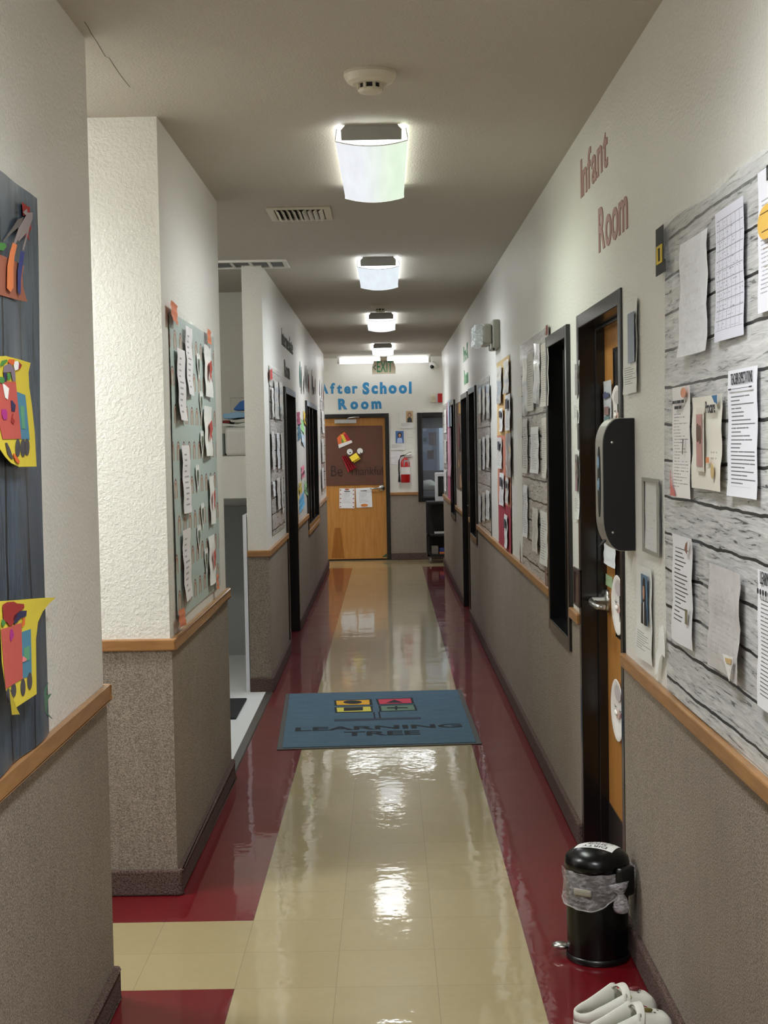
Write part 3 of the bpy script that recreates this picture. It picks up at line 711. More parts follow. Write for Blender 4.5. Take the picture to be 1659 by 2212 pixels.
head(o, w, h, 'TEACHER EXPECTATIONS', h*.765, .024, .74, bold=.0); MB().box(-w*.66, w*.7, -.0085, -.007, h*.69, h*.698).box(-w*.78, -w*.62, -.0085, -.007, h*.682, h*.706).box(w*.66, w*.8, -.0085, -.007, h*.682, h*.706).build('arrow_rule', MATS['print black'], o)
o, f, w, h = onboard((1453, 1494, 1158, 1392), pg('bullets', lines=19, paper=(224, 223, 226), top=.88, bot=.2, dens=.25, m0=.14, m1=.8, strength=.95), 'list with small figures printed beside its lines, low on the plank board', curl=.010)
cut([(w*.6, h*.78), (w*.85, h*.72), (w*.9, h*.95), (w*.72, h*.9)], .011, P('figure brown', (132, 92, 74), .6), o, 'figure_print'); cut([(w*.6, -h*.55), (w*.8, -h*.55), (w*.85, -h*.28), (w*.62, -h*.28)], .011, P('figure olive', (122, 112, 84), .6, var=.4, vscale=120), o, 'figure_print')
o, f, w, h = onboard((1531, 1598, 1228, 1458), pg('pale', lines=16, paper=(206, 202, 200), ink=(150, 132, 122), top=.75, dens=.5, strength=.4), 'pale faded sheet in a clear sleeve with a bent corner, low on the plank board', curl=.014)
cut([(w*.3, -h*.55), (w*.96, -h*.5), (w*.7, -h*.98)], .018, P('white fold', (236, 234, 230), .5), o, 'bent_corner'); cut([(w*.5, -h*.58), (w*.9, -h*.54), (w*.86, -h*.64), (w*.54, -h*.66)], .020, MATS['ochre print'], o, 'bear_print')
MB().grid(4, 10, lambda u, v: ((u-.5)*w*2.08, -.016-.006*math.sin(u*7+v*4)**2, (v-.5)*h*2.1+.02)).build('clear_sleeve', MATS['crinkled sleeve'], o, smooth=True)
o, f, w, h = onboard((1637, 1702, 1240, 1545), pg('policy', lines=25, paper=(232, 232, 236), top=.80, dens=.36, m0=.12, m1=.93, strength=.85), 'long policy sheet with a chain-like rule under its heading, low on the plank board')
head(o, w, h, 'LEARNING TREE', h*.80, .026, .76, bold=.0)
for k in range(9): cut(ell(-w*.74+k*w*.185, h*.70, w*.06, .006, 10), .009, MATS['print black'], o, 'chain_link')
# black belt cut-out with a yellow buckle
x0, z0 = RW.loc(1441, 541); hh = abs(RW.z(1441, 490)-RW.z(1441, 593))/2
xa, xb = RW.x(1430, 541), RW.x(1453, 541); ww = (xb-xa)/2
t = thing('belt_cutout', 'black paper belt with a yellow buckle at the corner of the plank board', 'paper cut-out', RW.sub((xa+xb)/2, z0, .014).M)
cut([(-ww*.9, -hh), (ww, -hh), (ww*.95, -hh*.5), (ww*.6, -hh*.4), (ww*.65, hh), (-ww*.85, hh)], .004, P('black craft paper', (34, 34, 36), .7), t, 'belt', .001)
mb = MB(); q = [(-ww*.6, -hh*.55, ww*.45, -hh*.45), (-ww*.6, hh*.12, ww*.45, hh*.22), (-ww*.6, -hh*.45, -ww*.35, hh*.12), (ww*.15, -hh*.45, ww*.45, hh*.12)]
for xa_, za_, xb_, zb_ in q: mb.box(xa_, xb_, -.0075, -.0055, za_, zb_)
mb.build('buckle', P('yellow craft paper', (214, 186, 60), .7), t)
# torn white strip by the board edge
pts = RW.pts([(1437, 1356), (1444, 1352), (1449, 1400), (1449, 1420), (1444, 1414), (1438, 1424), (1434, 1455), (1427, 1457), (1430, 1412), (1435, 1398)])
cx = sum(p[0] for p in pts)/len(pts); cz = sum(p[1] for p in pts)/len(pts); f = RW.sub(cx, cz, .016)
o = MB().prism([(p[0]-cx, p[1]-cz) for p in pts], -.001, 0).build('paper_strip', m_white, None, f.M); tag(o, 'torn white paper strip hanging at the low edge of the plank board', 'paper strip')

# ---- sheets between door and board, and between sidelight and door
m_pho = [P('photo blue grey', (118, 132, 148), .3, var=.25, vscale=18), P('photo sky', (92, 124, 150), .3, var=.15, vscale=14), P('photo grey', (120, 112, 108), .3, var=.3, vscale=18)]
m_skin = P('photo skin', (196, 150, 126), .4); m_hair = P('photo dark hair', (38, 28, 26), .4); m_shirt = P('photo white shirt', (214, 214, 216), .4)
def bio(fr, rect, label, pho, hair=m_hair, shirt=m_shirt, pr=(-.15, .85, -.05, .85), text='bio', lam=True, skin=m_skin, deco=None, group='staff photo sheets', curl=.008, long_hair=False, jacket=None):
    o, f, w, h = sheet(fr, rect, pg(text, lines=30, paper=(222, 222, 218), top=.30, bot=.1, m0=.1, m1=.92, dens=.3, strength=.75), label, 'photo sheet', 'photo_sheet', .006, curl, group=group)
    x0, x1, z0, z1 = pr[0]*w, pr[1]*w, pr[2]*h, pr[3]*h; cx = (x0+x1)/2; pw = x1-x0; ph = z1-z0; k = curl+.001
    pho_o = cut([(x0, z0), (x1, z0), (x1, z1), (x0, z1)], k, pho, o, 'portrait')
    if hair:
        bot = .12 if long_hair else .50
        cut(ell(cx, z0+ph*(.55 if long_hair else .66), pw*.27, ph*(.40 if long_hair else .22)), k+.0008, hair, pho_o, 'hair_print')
        cut([(cx-pw*.36, z0), (cx+pw*.36, z0), (cx+pw*.3, z0+ph*.36), (cx+pw*.1, z0+ph*.45), (cx-pw*.1, z0+ph*.45), (cx-pw*.3, z0+ph*.36)], k+.0014, shirt, pho_o, 'clothing_print')
        cut(ell(cx, z0+ph*.64, pw*.14, ph*.14), k+.002, skin, pho_o, 'face_print')
        if jacket:
            for s_ in (-1, 1): cut([(cx+s_*pw*.08, z0), (cx+s_*pw*.42, z0), (cx+s_*pw*.33, z0+ph*.38), (cx+s_*pw*.12, z0+ph*.46)], k+.0026, jacket, pho_o, 'jacket_print')
    if lam: MB().grid(2, 4, lambda u, v: ((u-.5)*w*2.12, -k-.004, (v-.5)*h*2.08)).build('clear_sleeve', m_tape, o)
    return o, w, h
bio(RW, (1347, 1376, 650, 850), 'laminated photo sheet beside the top of the infant room door', m_pho[0], hair=None, pr=(-.05, .9, -.35, .72), lam=False)
o, w, h = bio(RW, (1375, 1407, 1224, 1425), 'photo sheet of a person with very long dark hair, low beside the door', m_pho[1], pr=(-.05, .78, -.2, .85), long_hair=True, jacket=m_hair, lam=False)
o, f, w, h = sheet(RW, (1391, 1426, 1033, 1197), pg('card', lines=14, paper=(196, 196, 194), top=.7, bot=.1, m0=.15, m1=.7, dens=.6, strength=.5), 'grey framed laminated card beside the black dispenser', 'card', 'laminated_card', .006, .004)
mb = MB()
for q in ((-w, w, -h, -h*.9), (-w, w, h*.9, h), (-w, -w*.82, -h*.9, h*.9), (w*.82, w, -h*.9, h*.9)): mb.box(q[0], q[1], -.0075, -.005, q[2], q[3])
mb.build('border', P('grey card border', (150, 147, 138), .35), o)
bio(RW, (1239, 1251.5, 780, 915), 'photo sheet with a dark portrait, highest between tall window and door', m_pho[2], hair=None, pr=(.1, .95, -.1, .9))
bio(RW, (1240, 1252, 970, 1120), 'photo sheet of someone in mauve, middle one between tall window and door', m_pho[2], shirt=P('photo mauve top', (150, 110, 120), .4), pr=(.0, .9, -.2, .85))
o, f, w, h = sheet(RW, (1242, 1254, 1228, 1308), P('brown photo', (96, 78, 66), .3, var=.4, vscale=60), 'small brown framed picture just above the rail beside the door', 'picture', 'picture', .01, .002)
mb = MB()
for q in ((-w, w, -h, -h*.9), (-w, w, h*.8, h), (-w, -w*.75, -h*.9, h*.8), (w*.75, w, -h*.9, h*.8)): mb.box(q[0], q[1], -.008, -.002, q[2], q[3])
mb.build('frame', P('dark brown card', (62, 44, 40), .5), o)
f = Frame(RW.M @ T((0, .07, 0)))
o, f, w, h = sheet(f, (1195, 1211, 782, 822), P('teal film', (34, 62, 68), .4), 'small teal sticker inside the tall dark window', 'sticker', 'window_sticker', .003, .001)

# ---- on the infant room door
o, f, w, h = sheet(DR, (1304, 1321, 822, 925), pg('doorsign', lines=10, paper=(188, 190, 196), dens=.7, strength=.3), 'door sign with blue and red printed blocks on the maple door', 'sign', 'door_sign', .012, .003)
cut([(-w*.7, h*.25), (w*.8, h*.3), (w*.6, h*.5), (w*.2, h*.45), (-.2*w, h*.56), (-w*.8, h*.46)], .006, P('navy print', (74, 78, 110), .6), o, 'heading'); cut([(-w*.5, -h*.45), (w*.6, -h*.45), (w*.6, -h*.1), (-w*.5, -h*.1)], .006, P('brick print', (130, 104, 98), .6, var=.3, vscale=80), o, 'picture_block')
cut([(-w*.5, -h*.85), (w*.7, -h*.85), (w*.7, -h*.5), (-w*.5, -h*.5)], .006, P('teal print', (96, 124, 128), .6), o, 'picture_block')
o, f, w, h = sheet(DR, (1304, 1329, 1160, 1222), pg('memo', lines=12, paper=(226, 228, 232), dens=.6, strength=.5), 'white memo sheet on the maple door under the dispenser', 'notice', 'memo_sheet', .014, .008)
o, f, w, h = sheet(DR, (1308.5, 1323, 1243, 1268), P('pale green sticker', (156, 178, 140), .5), 'pale green card on the maple door above the lever', 'card', 'green_card', .008, .002)
m_plate = P('white paper plate', (236, 230, 228), .5); m_ink = P('marker line', (70, 58, 60), .7); m_pk = P('pinkish paint', (206, 172, 164), .6, var=.2, vscale=30)
def plate(rect, label, beard=True):
    xl, xr, yt, yb = rect; xm = (xl+xr)/2; ym = (yt+yb)/2
    fo = DR.sub(0, 0, .008)
    xa, xb = fo.x(xl, ym), fo.x(xr, ym); za, zb = fo.z(xm, yt), fo.z(xm, yb); w, h = (xb-xa)/2, (za-zb)/2
    t = thing('paper_plate', label, 'paper plate', DR.sub((xa+xb)/2, (za+zb)/2, .004).M, 'decorated paper plates on the door')
    Mx = Matrix.Rotation(R(90), 4, 'X') @ Matrix.Diagonal((w, h, 1, 1))
    MB().lathe([(0, 0), (.72, 0), (.8, .003), (.97, .009), (1., .008), (.97, .005), (0, -.002)], 36, 0, Mx).build('plate', m_plate, t, smooth=True)
    fz = .005
    for s_ in (-1, 1): cut(ell(s_*w*.38, h*.12, w*.16, h*.09, 18, R(200), R(340))+ell(s_*w*.38, h*.12, w*.13, h*.06, 18, R(340), R(200)), fz, m_ink, t, 'eyelid')
    cut(ell(0, -h*.12, w*.32, h*.14), fz+.001, m_pk, t, 'nose'); MB().ball((-.02, -fz-.004, -h*.10), w*.20, .006, h*.085).build('cotton_tuft', P('cotton white', (240, 238, 234), .9), t, smooth=True)
    cut(ell(0, h*.55, w*.5, h*.25, 20), fz, P('grey wash', (186, 178, 178), .7, var=.15), t, 'hair_paint')
    cut([(w*.5, h*.05), (w*.72, h*.02), (w*.7, -h*.12), (w*.5, -h*.1)], fz+.001, P('wine paint', (118, 52, 64), .6), t, 'cheek')
    return t
plate((1321, 1348, 832, 950), 'decorated paper plate on the door, half hidden above the dispenser')
plate((1323, 1350, 1243, 1372), 'decorated paper plate on the door beside the lever')
plate((1322, 1349, 1469, 1601), 'decorated paper plate on the door, lowest of the three')

# ---- glove style dispenser
DPX = RW.x(1372, 1050); dx1 = DPX; dx0 = DPX-.165
zt, zb = RW.z(1372, 903), RW.z(1372, 1189)
t = thing('dispenser', 'black wall dispenser with a slotted stainless front beside the door', 'dispenser', RW.M @ T((dx0, 0, zb)))
dw, dh = dx1-dx0, zt-zb; dd = .097
def dprof(k=0.):
    pts = [(0, k), (-.035, k)]
    pts += [(-dd+.055+k-.055*math.sin(a)*1., dh*.26-math.cos(a)*(dh*.26-k)) for a in [i*math.pi/2/8 for i in range(1, 9)]]
    pts += [(-dd+k+.050-.050*math.cos(a), dh*.80+math.sin(a)*(dh*.20-k)) for a in [i*math.pi/2/8 for i in range(9)]]
    return pts+[(0, dh-k)]
pr = [(min(0, y), z) for y, z in dprof()]
prx = lambda x0, x1, pts, mb=None: (mb or MB()).add([(x0, y, z) for y, z in pts]+[(x1, y, z) for y, z in pts], [list(range(len(pts))), list(range(2*len(pts)-1, len(pts)-1, -1))]+[(i, i+len(pts), (i+1) % len(pts)+len(pts), (i+1) % len(pts)) for i in range(len(pts))])
m_panel = P('black side panel', (13, 14, 18), .42, 0, .4)
prx(dw-.012, dw, pr).build('side_panel', m_panel, t, bevel=.0015); prx(0, .012, pr).build('side_panel', m_panel, t, bevel=.0015)
pi = [(min(0, y), z) for y, z in dprof(-.0015)]
prx(.012, dw-.012, pi).build('front_cover', P('polished stainless', (206, 202, 194), .38, 1., .5, var=.03), t)
slot = MB().prism(ell(dw*.55, dh*.52, .027, dh*.27, 24), -dd+.0, -dd+.004).build('slot', m_dark, t, T((0, -.0035, 0)))  # solid black piece on the cover; its colour stands for shade in the slot
MB().prism(ell(dw*.5, .0, .022, .035, 18), -.002, .002).build('lower_opening', m_dark, t, T((0, -dd*.80, dh*.085)) @ Matrix.Rotation(R(-38), 4, 'X'))  # black piece as well, shade of the lower opening put into its colour
for zz in (.14, .82): MB().ball((dw, -dd*.72, dh*zz), .003, .0045, .0045, 10, 6).build('screw', m_steel, t)
m_bl = P('pale blue film', (142, 176, 204), .45, bump=.5, bscale=90)
for k, zz in enumerate((.665, .50)):
    o = MB().ball((0, 0, 0), .008, .006, .020, 12, 8).build('shoe_cover', m_bl, None, RW.M @ T((dx0+dw*.55+.001, -dd-.003, zb+dh*zz)), smooth=True)
    for v in o.data.vertices: v.co.x += random.uniform(-.003, .003); v.co.z += random.uniform(-.004, .004)
    tag(o, 'pale blue film cover poking out of the dispenser slot, %s one' % ('upper', 'lower')[k], 'shoe cover', 'film covers in the dispenser')

# ---- boards farther along the right wall
def board(fr, rect, mat, label, name='bulletin_board', out=.003, tape=True):
    o, f, w, h = sheet(fr, rect, mat, label, 'bulletin board', name, out, .004, nx=8, nz=10)
    if tape: MB().grid(8, 2, lambda u, v: ((u-.5)*w*2, -.006-.003*math.sin(u*19)**2, h-.09+v*.095+.008*math.sin(u*15))).build('tape_strip', m_tape, o, smooth=True)
    return o, f, w, h
pp = [page_mat('small page %d' % k, lines=16+2*k, paper=((214, 212, 208), (200, 197, 192), (222, 221, 222), (206, 200, 192))[k], dens=.36, strength=.65) for k in range(4)]
m_sl = sleeve_mat('crinkled sheet')
board(RW, (1128, 1189, 722, 1249), m_plank2, 'grey plank printed paper between the pink strip and the tall window')
rows = [[(1129, 1138, 775, 895), (1139.5, 1152, 762, 888), (1153, 1165, 742, 872), (1169, 1184, 740, 878)], [(1130, 1139, 905, 1022), (1147, 1163, 922, 1022), (1170, 1182, 902, 1032)], [(1131, 1139, 1048, 1160), (1150, 1162, 1098, 1193), (1168, 1182, 1105, 1220)]]
for ri, rw in enumerate(rows):
    for ci, rc in enumerate(rw):
        mt = m_sl if (ri, ci) in ((0, 2), (0, 0)) else pp[(ri+ci) % 4]
        sheet(RW, rc, mt, '%s sheet from the pink strip, %s row of the plank board by the tall window' % (ORD[ci], ('top', 'middle', 'lowest')[ri]), 'notice', out=.0115, curl=.010, tilt=(4 if (ri, ci) == (0, 2) else 0), group='sheets on the plank board by the tall window')
o, f, w, h = sheet(RW, (1179, 1183, 702, 724), P('maroon paper', (110, 52, 44), .7), 'maroon paper tab at the top corner of plank board by the tall window', 'paper tab', 'paper_tab', .014, .002)
f = RW.sub(RW.x(1130, 1210), RW.z(1130, 1206), .014)
o = cut([(-.03, -.09), (.04, -.08), (.02, .0), (-.01, .10), (-.04, .03)], 0, P('brown feather paper', (116, 84, 68), .7), None, 'paper_feather'); o.matrix_world = f.M; tag(o, 'brown paper feather at the low corner of the plank board toward the pink strip', 'paper feather')
o = cut([(-.03, -.09), (.04, -.08), (.02, .0), (-.01, .10), (-.04, .03)], 0, MATS['brown feather paper'], None, 'paper_feather'); o.matrix_world = RW.sub(RW.x(1186, 1250), RW.z(1186, 1246), .014).M; tag(o, 'brown paper feather against the frame of the tall window, above the rail', 'paper feather')
# pink to orange strip board: four paper blocks
bl = [((1073, 1101, 775, 850), (206, 178, 128), 'mustard paper panel topping the pink strip board'), ((1074, 1102, 850, 940), (206, 170, 116), 'ochre paper panel of the pink strip board, under the mustard one'), ((1075, 1103, 940, 1090), (196, 126, 106), 'salmon paper panel of the pink strip board'), ((1077, 1104, 1090, 1188), (152, 46, 62), 'crimson paper panel at the foot of the pink strip board')]
for k, (rc, c, lb) in enumerate(bl): sheet(RW, rc, P('strip paper %d' % k, c, .6), lb, 'paper panel', 'colour_paper', .003+.001*k, .003, group='paper panels of the pink strip board')
st = [(1073, 1083, 792, 872, m_sl), (1088, 1098, 778, 850, m_sl), (1091, 1102, 852, 930, pp[2]), (1092, 1103, 936, 1030, m_sl), (1075, 1083, 945, 1012, pp[0]), (1078, 1086, 882, 932, pp[2]), (1079, 1088, 1022, 1092, pp[2]), (1092, 1098, 1032, 1088, pp[0]), (1089, 1096, 1112, 1182, pp[2])]
nm = ['crinkled sheet on the mustard panel, toward the farther plank board', 'crinkled sheet on the mustard panel, toward the tall window', 'white sheet on the ochre panel, on the side of the tall window', 'long crinkled sheet over the salmon panel', 'sheet with a dark picture on the salmon panel, away from the tall window', 'small white sheet on the ochre panel, away from the tall window', 'white sheet where salmon meets crimson on the strip board', 'narrow sheet on the salmon panel under the long crinkled one', 'white strip sheet on the crimson panel']
for q, lb in zip(st, nm):
    o, f, w, h = sheet(RW, q[:4], q[4], lb, 'notice', out=.013, curl=.010, group='sheets on the pink strip board')
    if q[4] is not m_sl: cut([(-w*.4, h*.2), (w*.6, h*.2), (w*.6, h*.75), (-w*.4, h*.75)], .012, P('dark photo', (74, 72, 84), .5, var=.4, vscale=50), o, 'photo_print')
board(RW, (1033, 1059, 818, 1148), m_plank2, 'grey plank printed paper between the pink strip and the two dark openings')
for ri, (ya, yb) in enumerate(((830, 905), (940, 1010), (1060, 1122))):
    for ci, (xa, xb) in enumerate(((1034, 1039), (1042, 1047.5), (1050, 1057))):
        sheet(RW, (xa, xb, ya+(2-ci)*4, yb+(2-ci)*3), (m_sl if ri == 0 else pp[(ri+ci) % 4]), '%s sheet from the dark openings, %s row of the farther plank board' % (ORD[ci], ('top', 'middle', 'lowest')[ri]), 'notice', out=.0115, curl=.008, group='sheets on the farther plank board')
# brown board past the second door
o, f, w, h = board(RW, (985.5, 999, 868, 1058), P('brown craft paper', (112, 92, 78), .7, var=.15, vscale=5), 'brown paper board between the far dark window and the second door', tape=False)
cut([(-w*.1, h*.0), (w*.3, -h*.05), (w*.2, h*.45), (-w*.05, h*.55)], .006, P('red brown craft paper', (140, 66, 58), .7), o, 'red_shape'); cut([(w*.2, -h*.12), (w*.45, -h*.1), (w*.45, h*.3), (w*.3, h*.5)], .007, P('black craft paper', (34, 34, 36), .7), o, 'black_shape')
cut([(-w*.2, -h*.5), (w*.2, -h*.45), (w*.1, -h*.3), (-w*.1, -h*.3)], .007, P('tan leaf paper', (176, 142, 104), .7), o, 'leaf_shape'); cut([(w*.2, -h*.95), (w*.8, -h*.9), (w*.6, -h*.6), (w*.3, -h*.65)], .007, MATS['tan leaf paper'], o, 'leaf_shape')
cut([(w*.1, h*.75), (w*.8, h*.72), (w*.7, h*.95), (w*.2, h*.98)], .007, P('gold leaf paper', (180, 140, 80), .7), o, 'leaf_shape')
# pink and blue board, last plank board
o, f, w, h = board(RW, (967, 975, 866, 1082), P('deep pink craft paper', (190, 92, 128), .5), 'pink and sky blue paper board just before the far dark window')
sheet(RW, (967, 975, 864, 922), P('sky blue paper', (186, 208, 228), .5), 'sky blue paper panel topping the pink board', 'paper panel', 'colour_paper', .0085, .002)
sheet(RW, (967.5, 974.5, 925, 1028), P('pale pink tissue', (226, 176, 200), .4, var=.35, vscale=40), 'ruffled pale pink tissue panel on the pink board', 'paper panel', 'colour_paper', .010, .012)
board(RW, (958.5, 966, 872, 1072), m_plank2, 'last grey plank printed paper at the end of the right wall')
for ri, (ya, yb) in enumerate(((885, 935), (950, 1000), (1015, 1060))): sheet(RW, (959.8, 964, ya, yb), pp[ri], 'sheet in the %s row of the last plank board' % ('top', 'middle', 'lowest')[ri], 'notice', out=.0115, curl=.006, group='sheets on the last plank board')

# ================================================================ cut-out letters
def letters(fr, word, px, py0, py1, mat, color, place, out=-.0012, bold=.03, gap=.10, wob=0., depth=.004, zsk=0., xh=None):
    """one object per letter; px = (left edge, right edge) pixels; py0/py1 = base and cap-height pixels at the left edge"""
    xa = fr.x(px[0], (py0+py1)/2); xb = fr.x(px[1], (py0+py1)/2)
    za = fr.z(px[0], py0); cap = fr.z(px[0], py1)-za
    ms = [text_mesh(c, 1., .002, bold) for c in word]
    wd = [max(v[0] for v in m[0])-min(v[0] for v in m[0]) for m in ms]
    tot = sum(wd)+gap*(len(word)-1); sx = (xb-xa)/tot; sz = cap/.73; x = xa; seen = {}
    for c, m, w in zip(word, ms, wd):
        x0 = min(v[0] for v in m[0]); rot = random.uniform(-wob, wob)
        mb = MB().add([((v[0]-x0-w/2)*sx, v[1]*depth/.002-depth/2, v[2]*sz) for v in m[0]], m[1])
        f = fr.sub(x+w*sx/2, za+zsk*(x-xa)/(xb-xa)+random.uniform(-wob, wob)*.1, out, rot)
        seen[c] = seen.get(c, 0)+1
        which = ('' if word.count(c) == 1 else ORD[seen[c]-1]+' ')
        o = mb.build('cutout_letter', mat, None, f.M)
        tag(o, '%s%s cut-out letter %s of the word %s %s' % (which, color, c if c != c.upper() else 'capital '+c, word, place), 'letter', '%s cut-out letters' % color)
        x += (w+gap)*sx
m_mauve = P('mauve letter card', (172, 134, 128), .6); m_bluel = P('bright blue letter card', (50, 134, 186), .6); m_greenl = P('green letter card', (110, 160, 120), .6); m_darkl = P('charcoal letter card', (66, 68, 66), .6)
letters(RW, 'Infant', (1255, 1314), 428, 343, m_mauve, 'mauve', 'over the maple door', bold=.015, gap=.06, wob=.02)
letters(RW, 'Room', (1294, 1357), 546, 448, m_mauve, 'mauve', 'over the maple door', bold=.015, gap=.05, wob=.02)
letters(RW, 'Pre-K', (1001.5, 1011.5), 783, 748, m_greenl, 'green', 'on the wall past the emergency light', bold=.01, gap=.08)
letters(RW, 'Room', (1003, 1011.5), 832, 798, m_greenl, 'green', 'on the wall past the emergency light', bold=.01, gap=.08)
letters(LF, 'Intermediate', (608, 631.5), 744, 706, m_darkl, 'charcoal', 'over the dark door beyond the alcove', bold=.0, gap=.08)
letters(LF, 'Room', (614, 625), 813, 774, m_darkl, 'charcoal', 'over the dark door beyond the alcove', bold=.0, gap=.08)
letters(FW, 'After', (687, 773), 850, 828, m_bluel, 'blue', 'on the end wall', bold=.040, gap=.14, wob=.03)
letters(FW, 'School', (783, 889), 850, 826, m_bluel, 'blue', 'on the end wall', bold=.052, gap=.15, wob=.03)
letters(FW, 'Room', (731, 824), 883, 861, m_bluel, 'blue', 'on the end wall', bold=.052, gap=.22, wob=.04)

# small dark cut-outs scattered above the four-pane window
leafy = [(647, 808, 'teal', .10, .13), (650, 818, 'd', .05, .12), (658, 814, 'd', .05, .12), (661, 818, 'd', .05, .13), (664, 822, 'd', .04, .12), (666, 829, 'brown', .06, .10), (673, 826, 'd', .04, .14), (675, 832, 'd', .05, .10), (680, 834, 'olive', .07, .10), (677, 845, 'd', .12, .04), (690, 834, 'd', .05, .10), (694, 845, 'd', .05, .12), (698, 858, 'brown', .08, .14), (655, 832, 'd', .06, .09), (650, 834, 'd', .05, .08), (690, 848, 'd', .07, .05)]
lm = {'teal': P('teal craft paper', (96, 140, 130), .7), 'd': m_darkl, 'brown': P('red brown craft paper', (140, 66, 58), .7), 'olive': P('olive craft paper', (150, 146, 100), .7)}
cn = {'teal': 'teal', 'd': 'charcoal', 'brown': 'red brown', 'olive': 'olive'}
cnt = {'teal': 1, 'd': 12, 'brown': 2, 'olive': 1}
for px, py, k, w, h in leafy:
    x, z = LF.loc(px, py)
    o = MB().prism([(0, -h), (w*.8, -h*.4), (w, h*.3), (w*.3, h), (-w*.4, h*.2), (-w*.7, -h*.3)], -.003, 0).build('leaf_cutout', lm[k], None, LF.sub(x, z, .003, random.uniform(-.5, .5)).M)
    tag(o, 'small %s paper cut-out in the scattered row over the dark window' % cn[k] if k != 'd' else 'small charcoal paper cut-out in the scattered row over the dark window', 'paper cut-out', '%s cut-outs over the dark window' % cn[k])

# ================================================================ the other wall
# slate board on the near wall
zt = LN.z(62, 425); xr = LN.x(80, 1000); bw = 1.0; bh = zt-.94
f = LN.sub(xr-bw/2, .94+bh/2, .002)
def lnf(u, v):
    top = .006*math.sin(u*10)*(v > .97)
    return ((u-.5)*bw+.006*math.sin(v*8), -.006-.010*math.sin(u*9+v*2)**2, (v-.5)*bh+top)
o = MB().grid(18, 14, lnf).build('bulletin_board', m_slate, None, f.M, smooth=True); tag(o, 'dark slate blue board printed paper hung on the near wall under paper trucks', 'bulletin board')
def craft(fr, pix_c, label, cat, name, out, lean=0., group=None):
    x, z = fr.loc(*pix_c); f = fr.sub(x, z, out, 0, R(lean)); return thing(name, label, cat, f.M, group), f
C = lambda n, c: P(n, c, .75, var=.05)
cy = C('truck yellow paper', (212, 192, 58)); cr = C('truck red paper', (190, 84, 74)); cbl = C('truck blue paper', (72, 128, 154)); cg = C('truck green paper', (92, 152, 116)); cgy = C('wheel grey paper', (70, 66, 70)); cpu = C('grey violet scrap', (126, 110, 124))
co_ = C('orange scrap', (214, 100, 46)); cwh = C('white scrap', (238, 236, 232)); cmg = C('magenta scrap', (164, 40, 128)); cnv = C('navy scrap', (40, 38, 78)); crd = C('dark red scrap', (150, 38, 34)); cgn = C('green scrap', (70, 130, 60))
def pxp(f, pix): return f.pts(pix)
def zx(z, x0, y0, s): return [(x0+a*s, y0+b*s) for a, b in z]      # zoomed crop coordinates back to the photograph
# upper truck: crop origin (0, 700), scale 250/1382
t, f = craft(LN, (35, 880), 'yellow paper with a red truck piled with scraps, upper of two on slate paper', 'paper craft', 'paper_truck', .030, -3, 'paper trucks on the slate paper')
k = 250/1382; g = lambda pts: pxp(f, zx(pts, 0, 700, k))
sheetp = [(-60, 372), (0, 385), (60, 380), (200, 415), (360, 465), (335, 580), (345, 760), (375, 960), (410, 1300), (432, 1702), (225, 1706), (130, 1660), (60, 1590), (0, 1500), (-60, 1400)]
cut(g(sheetp), 0, cy, t, 'sheet', .001)
cut(g([(-30, 690), (175, 690), (240, 1370), (20, 1375), (-30, 1150)]), .002, cr, t, 'truck_bed'); cut(g([(185, 805), (292, 850), (345, 1385), (243, 1375)]), .0015, cbl, t, 'truck_cab'); cut(g([(225, 975), (272, 985), (285, 1255), (248, 1250)]), .0026, cg, t, 'window')
for p in ([(50, 1420), (70, 1418), (110, 1500), (142, 1610), (125, 1615), (80, 1560)], ell(200, 1480, 28, 108, 20), ell(262, 1480, 28, 110, 20), ell(310, 1470, 29, 102, 20)): cut(g(p), .0022, cgy, t, 'wheel')
for p, m in (([(0, 440), (60, 425), (70, 440), (10, 500), (-20, 500)], cgn), ([(75, 450), (90, 420), (150, 425), (155, 480), (110, 495)], co_), ([(150, 450), (190, 440), (210, 480), (200, 540), (160, 558), (145, 500)], cwh), ([(205, 455), (240, 490), (225, 530), (195, 548)], crd), ([(30, 500), (100, 470), (150, 540), (150, 570), (20, 580)], cpu), ([(25, 580), (60, 580), (55, 690), (30, 690)], cnv), ([(65, 590), (105, 590), (105, 665), (70, 672)], cgn), ([(110, 570), (160, 570), (165, 685), (130, 680)], cpu), ([(10, 715), (30, 720), (85, 770), (72, 905), (40, 880)], cwh), ([(0, 1020), (50, 1020), (65, 1060), (60, 1140), (20, 1145), (0, 1080)], cmg), ([(110, 915), (125, 915), (165, 970), (155, 1050), (120, 1040)], cnv), ([(130, 1070), (140, 1075), (130, 1120), (158, 1160), (140, 1205), (112, 1170), (118, 1110)], crd), ([(135, 1550), (150, 1545), (215, 1640), (205, 1675), (165, 1640)], co_), ([(-20, 630), (30, 640), (35, 690), (10, 715), (-20, 700)], cgn)):
    cut(g(p), .0035, m, t, 'scrap')
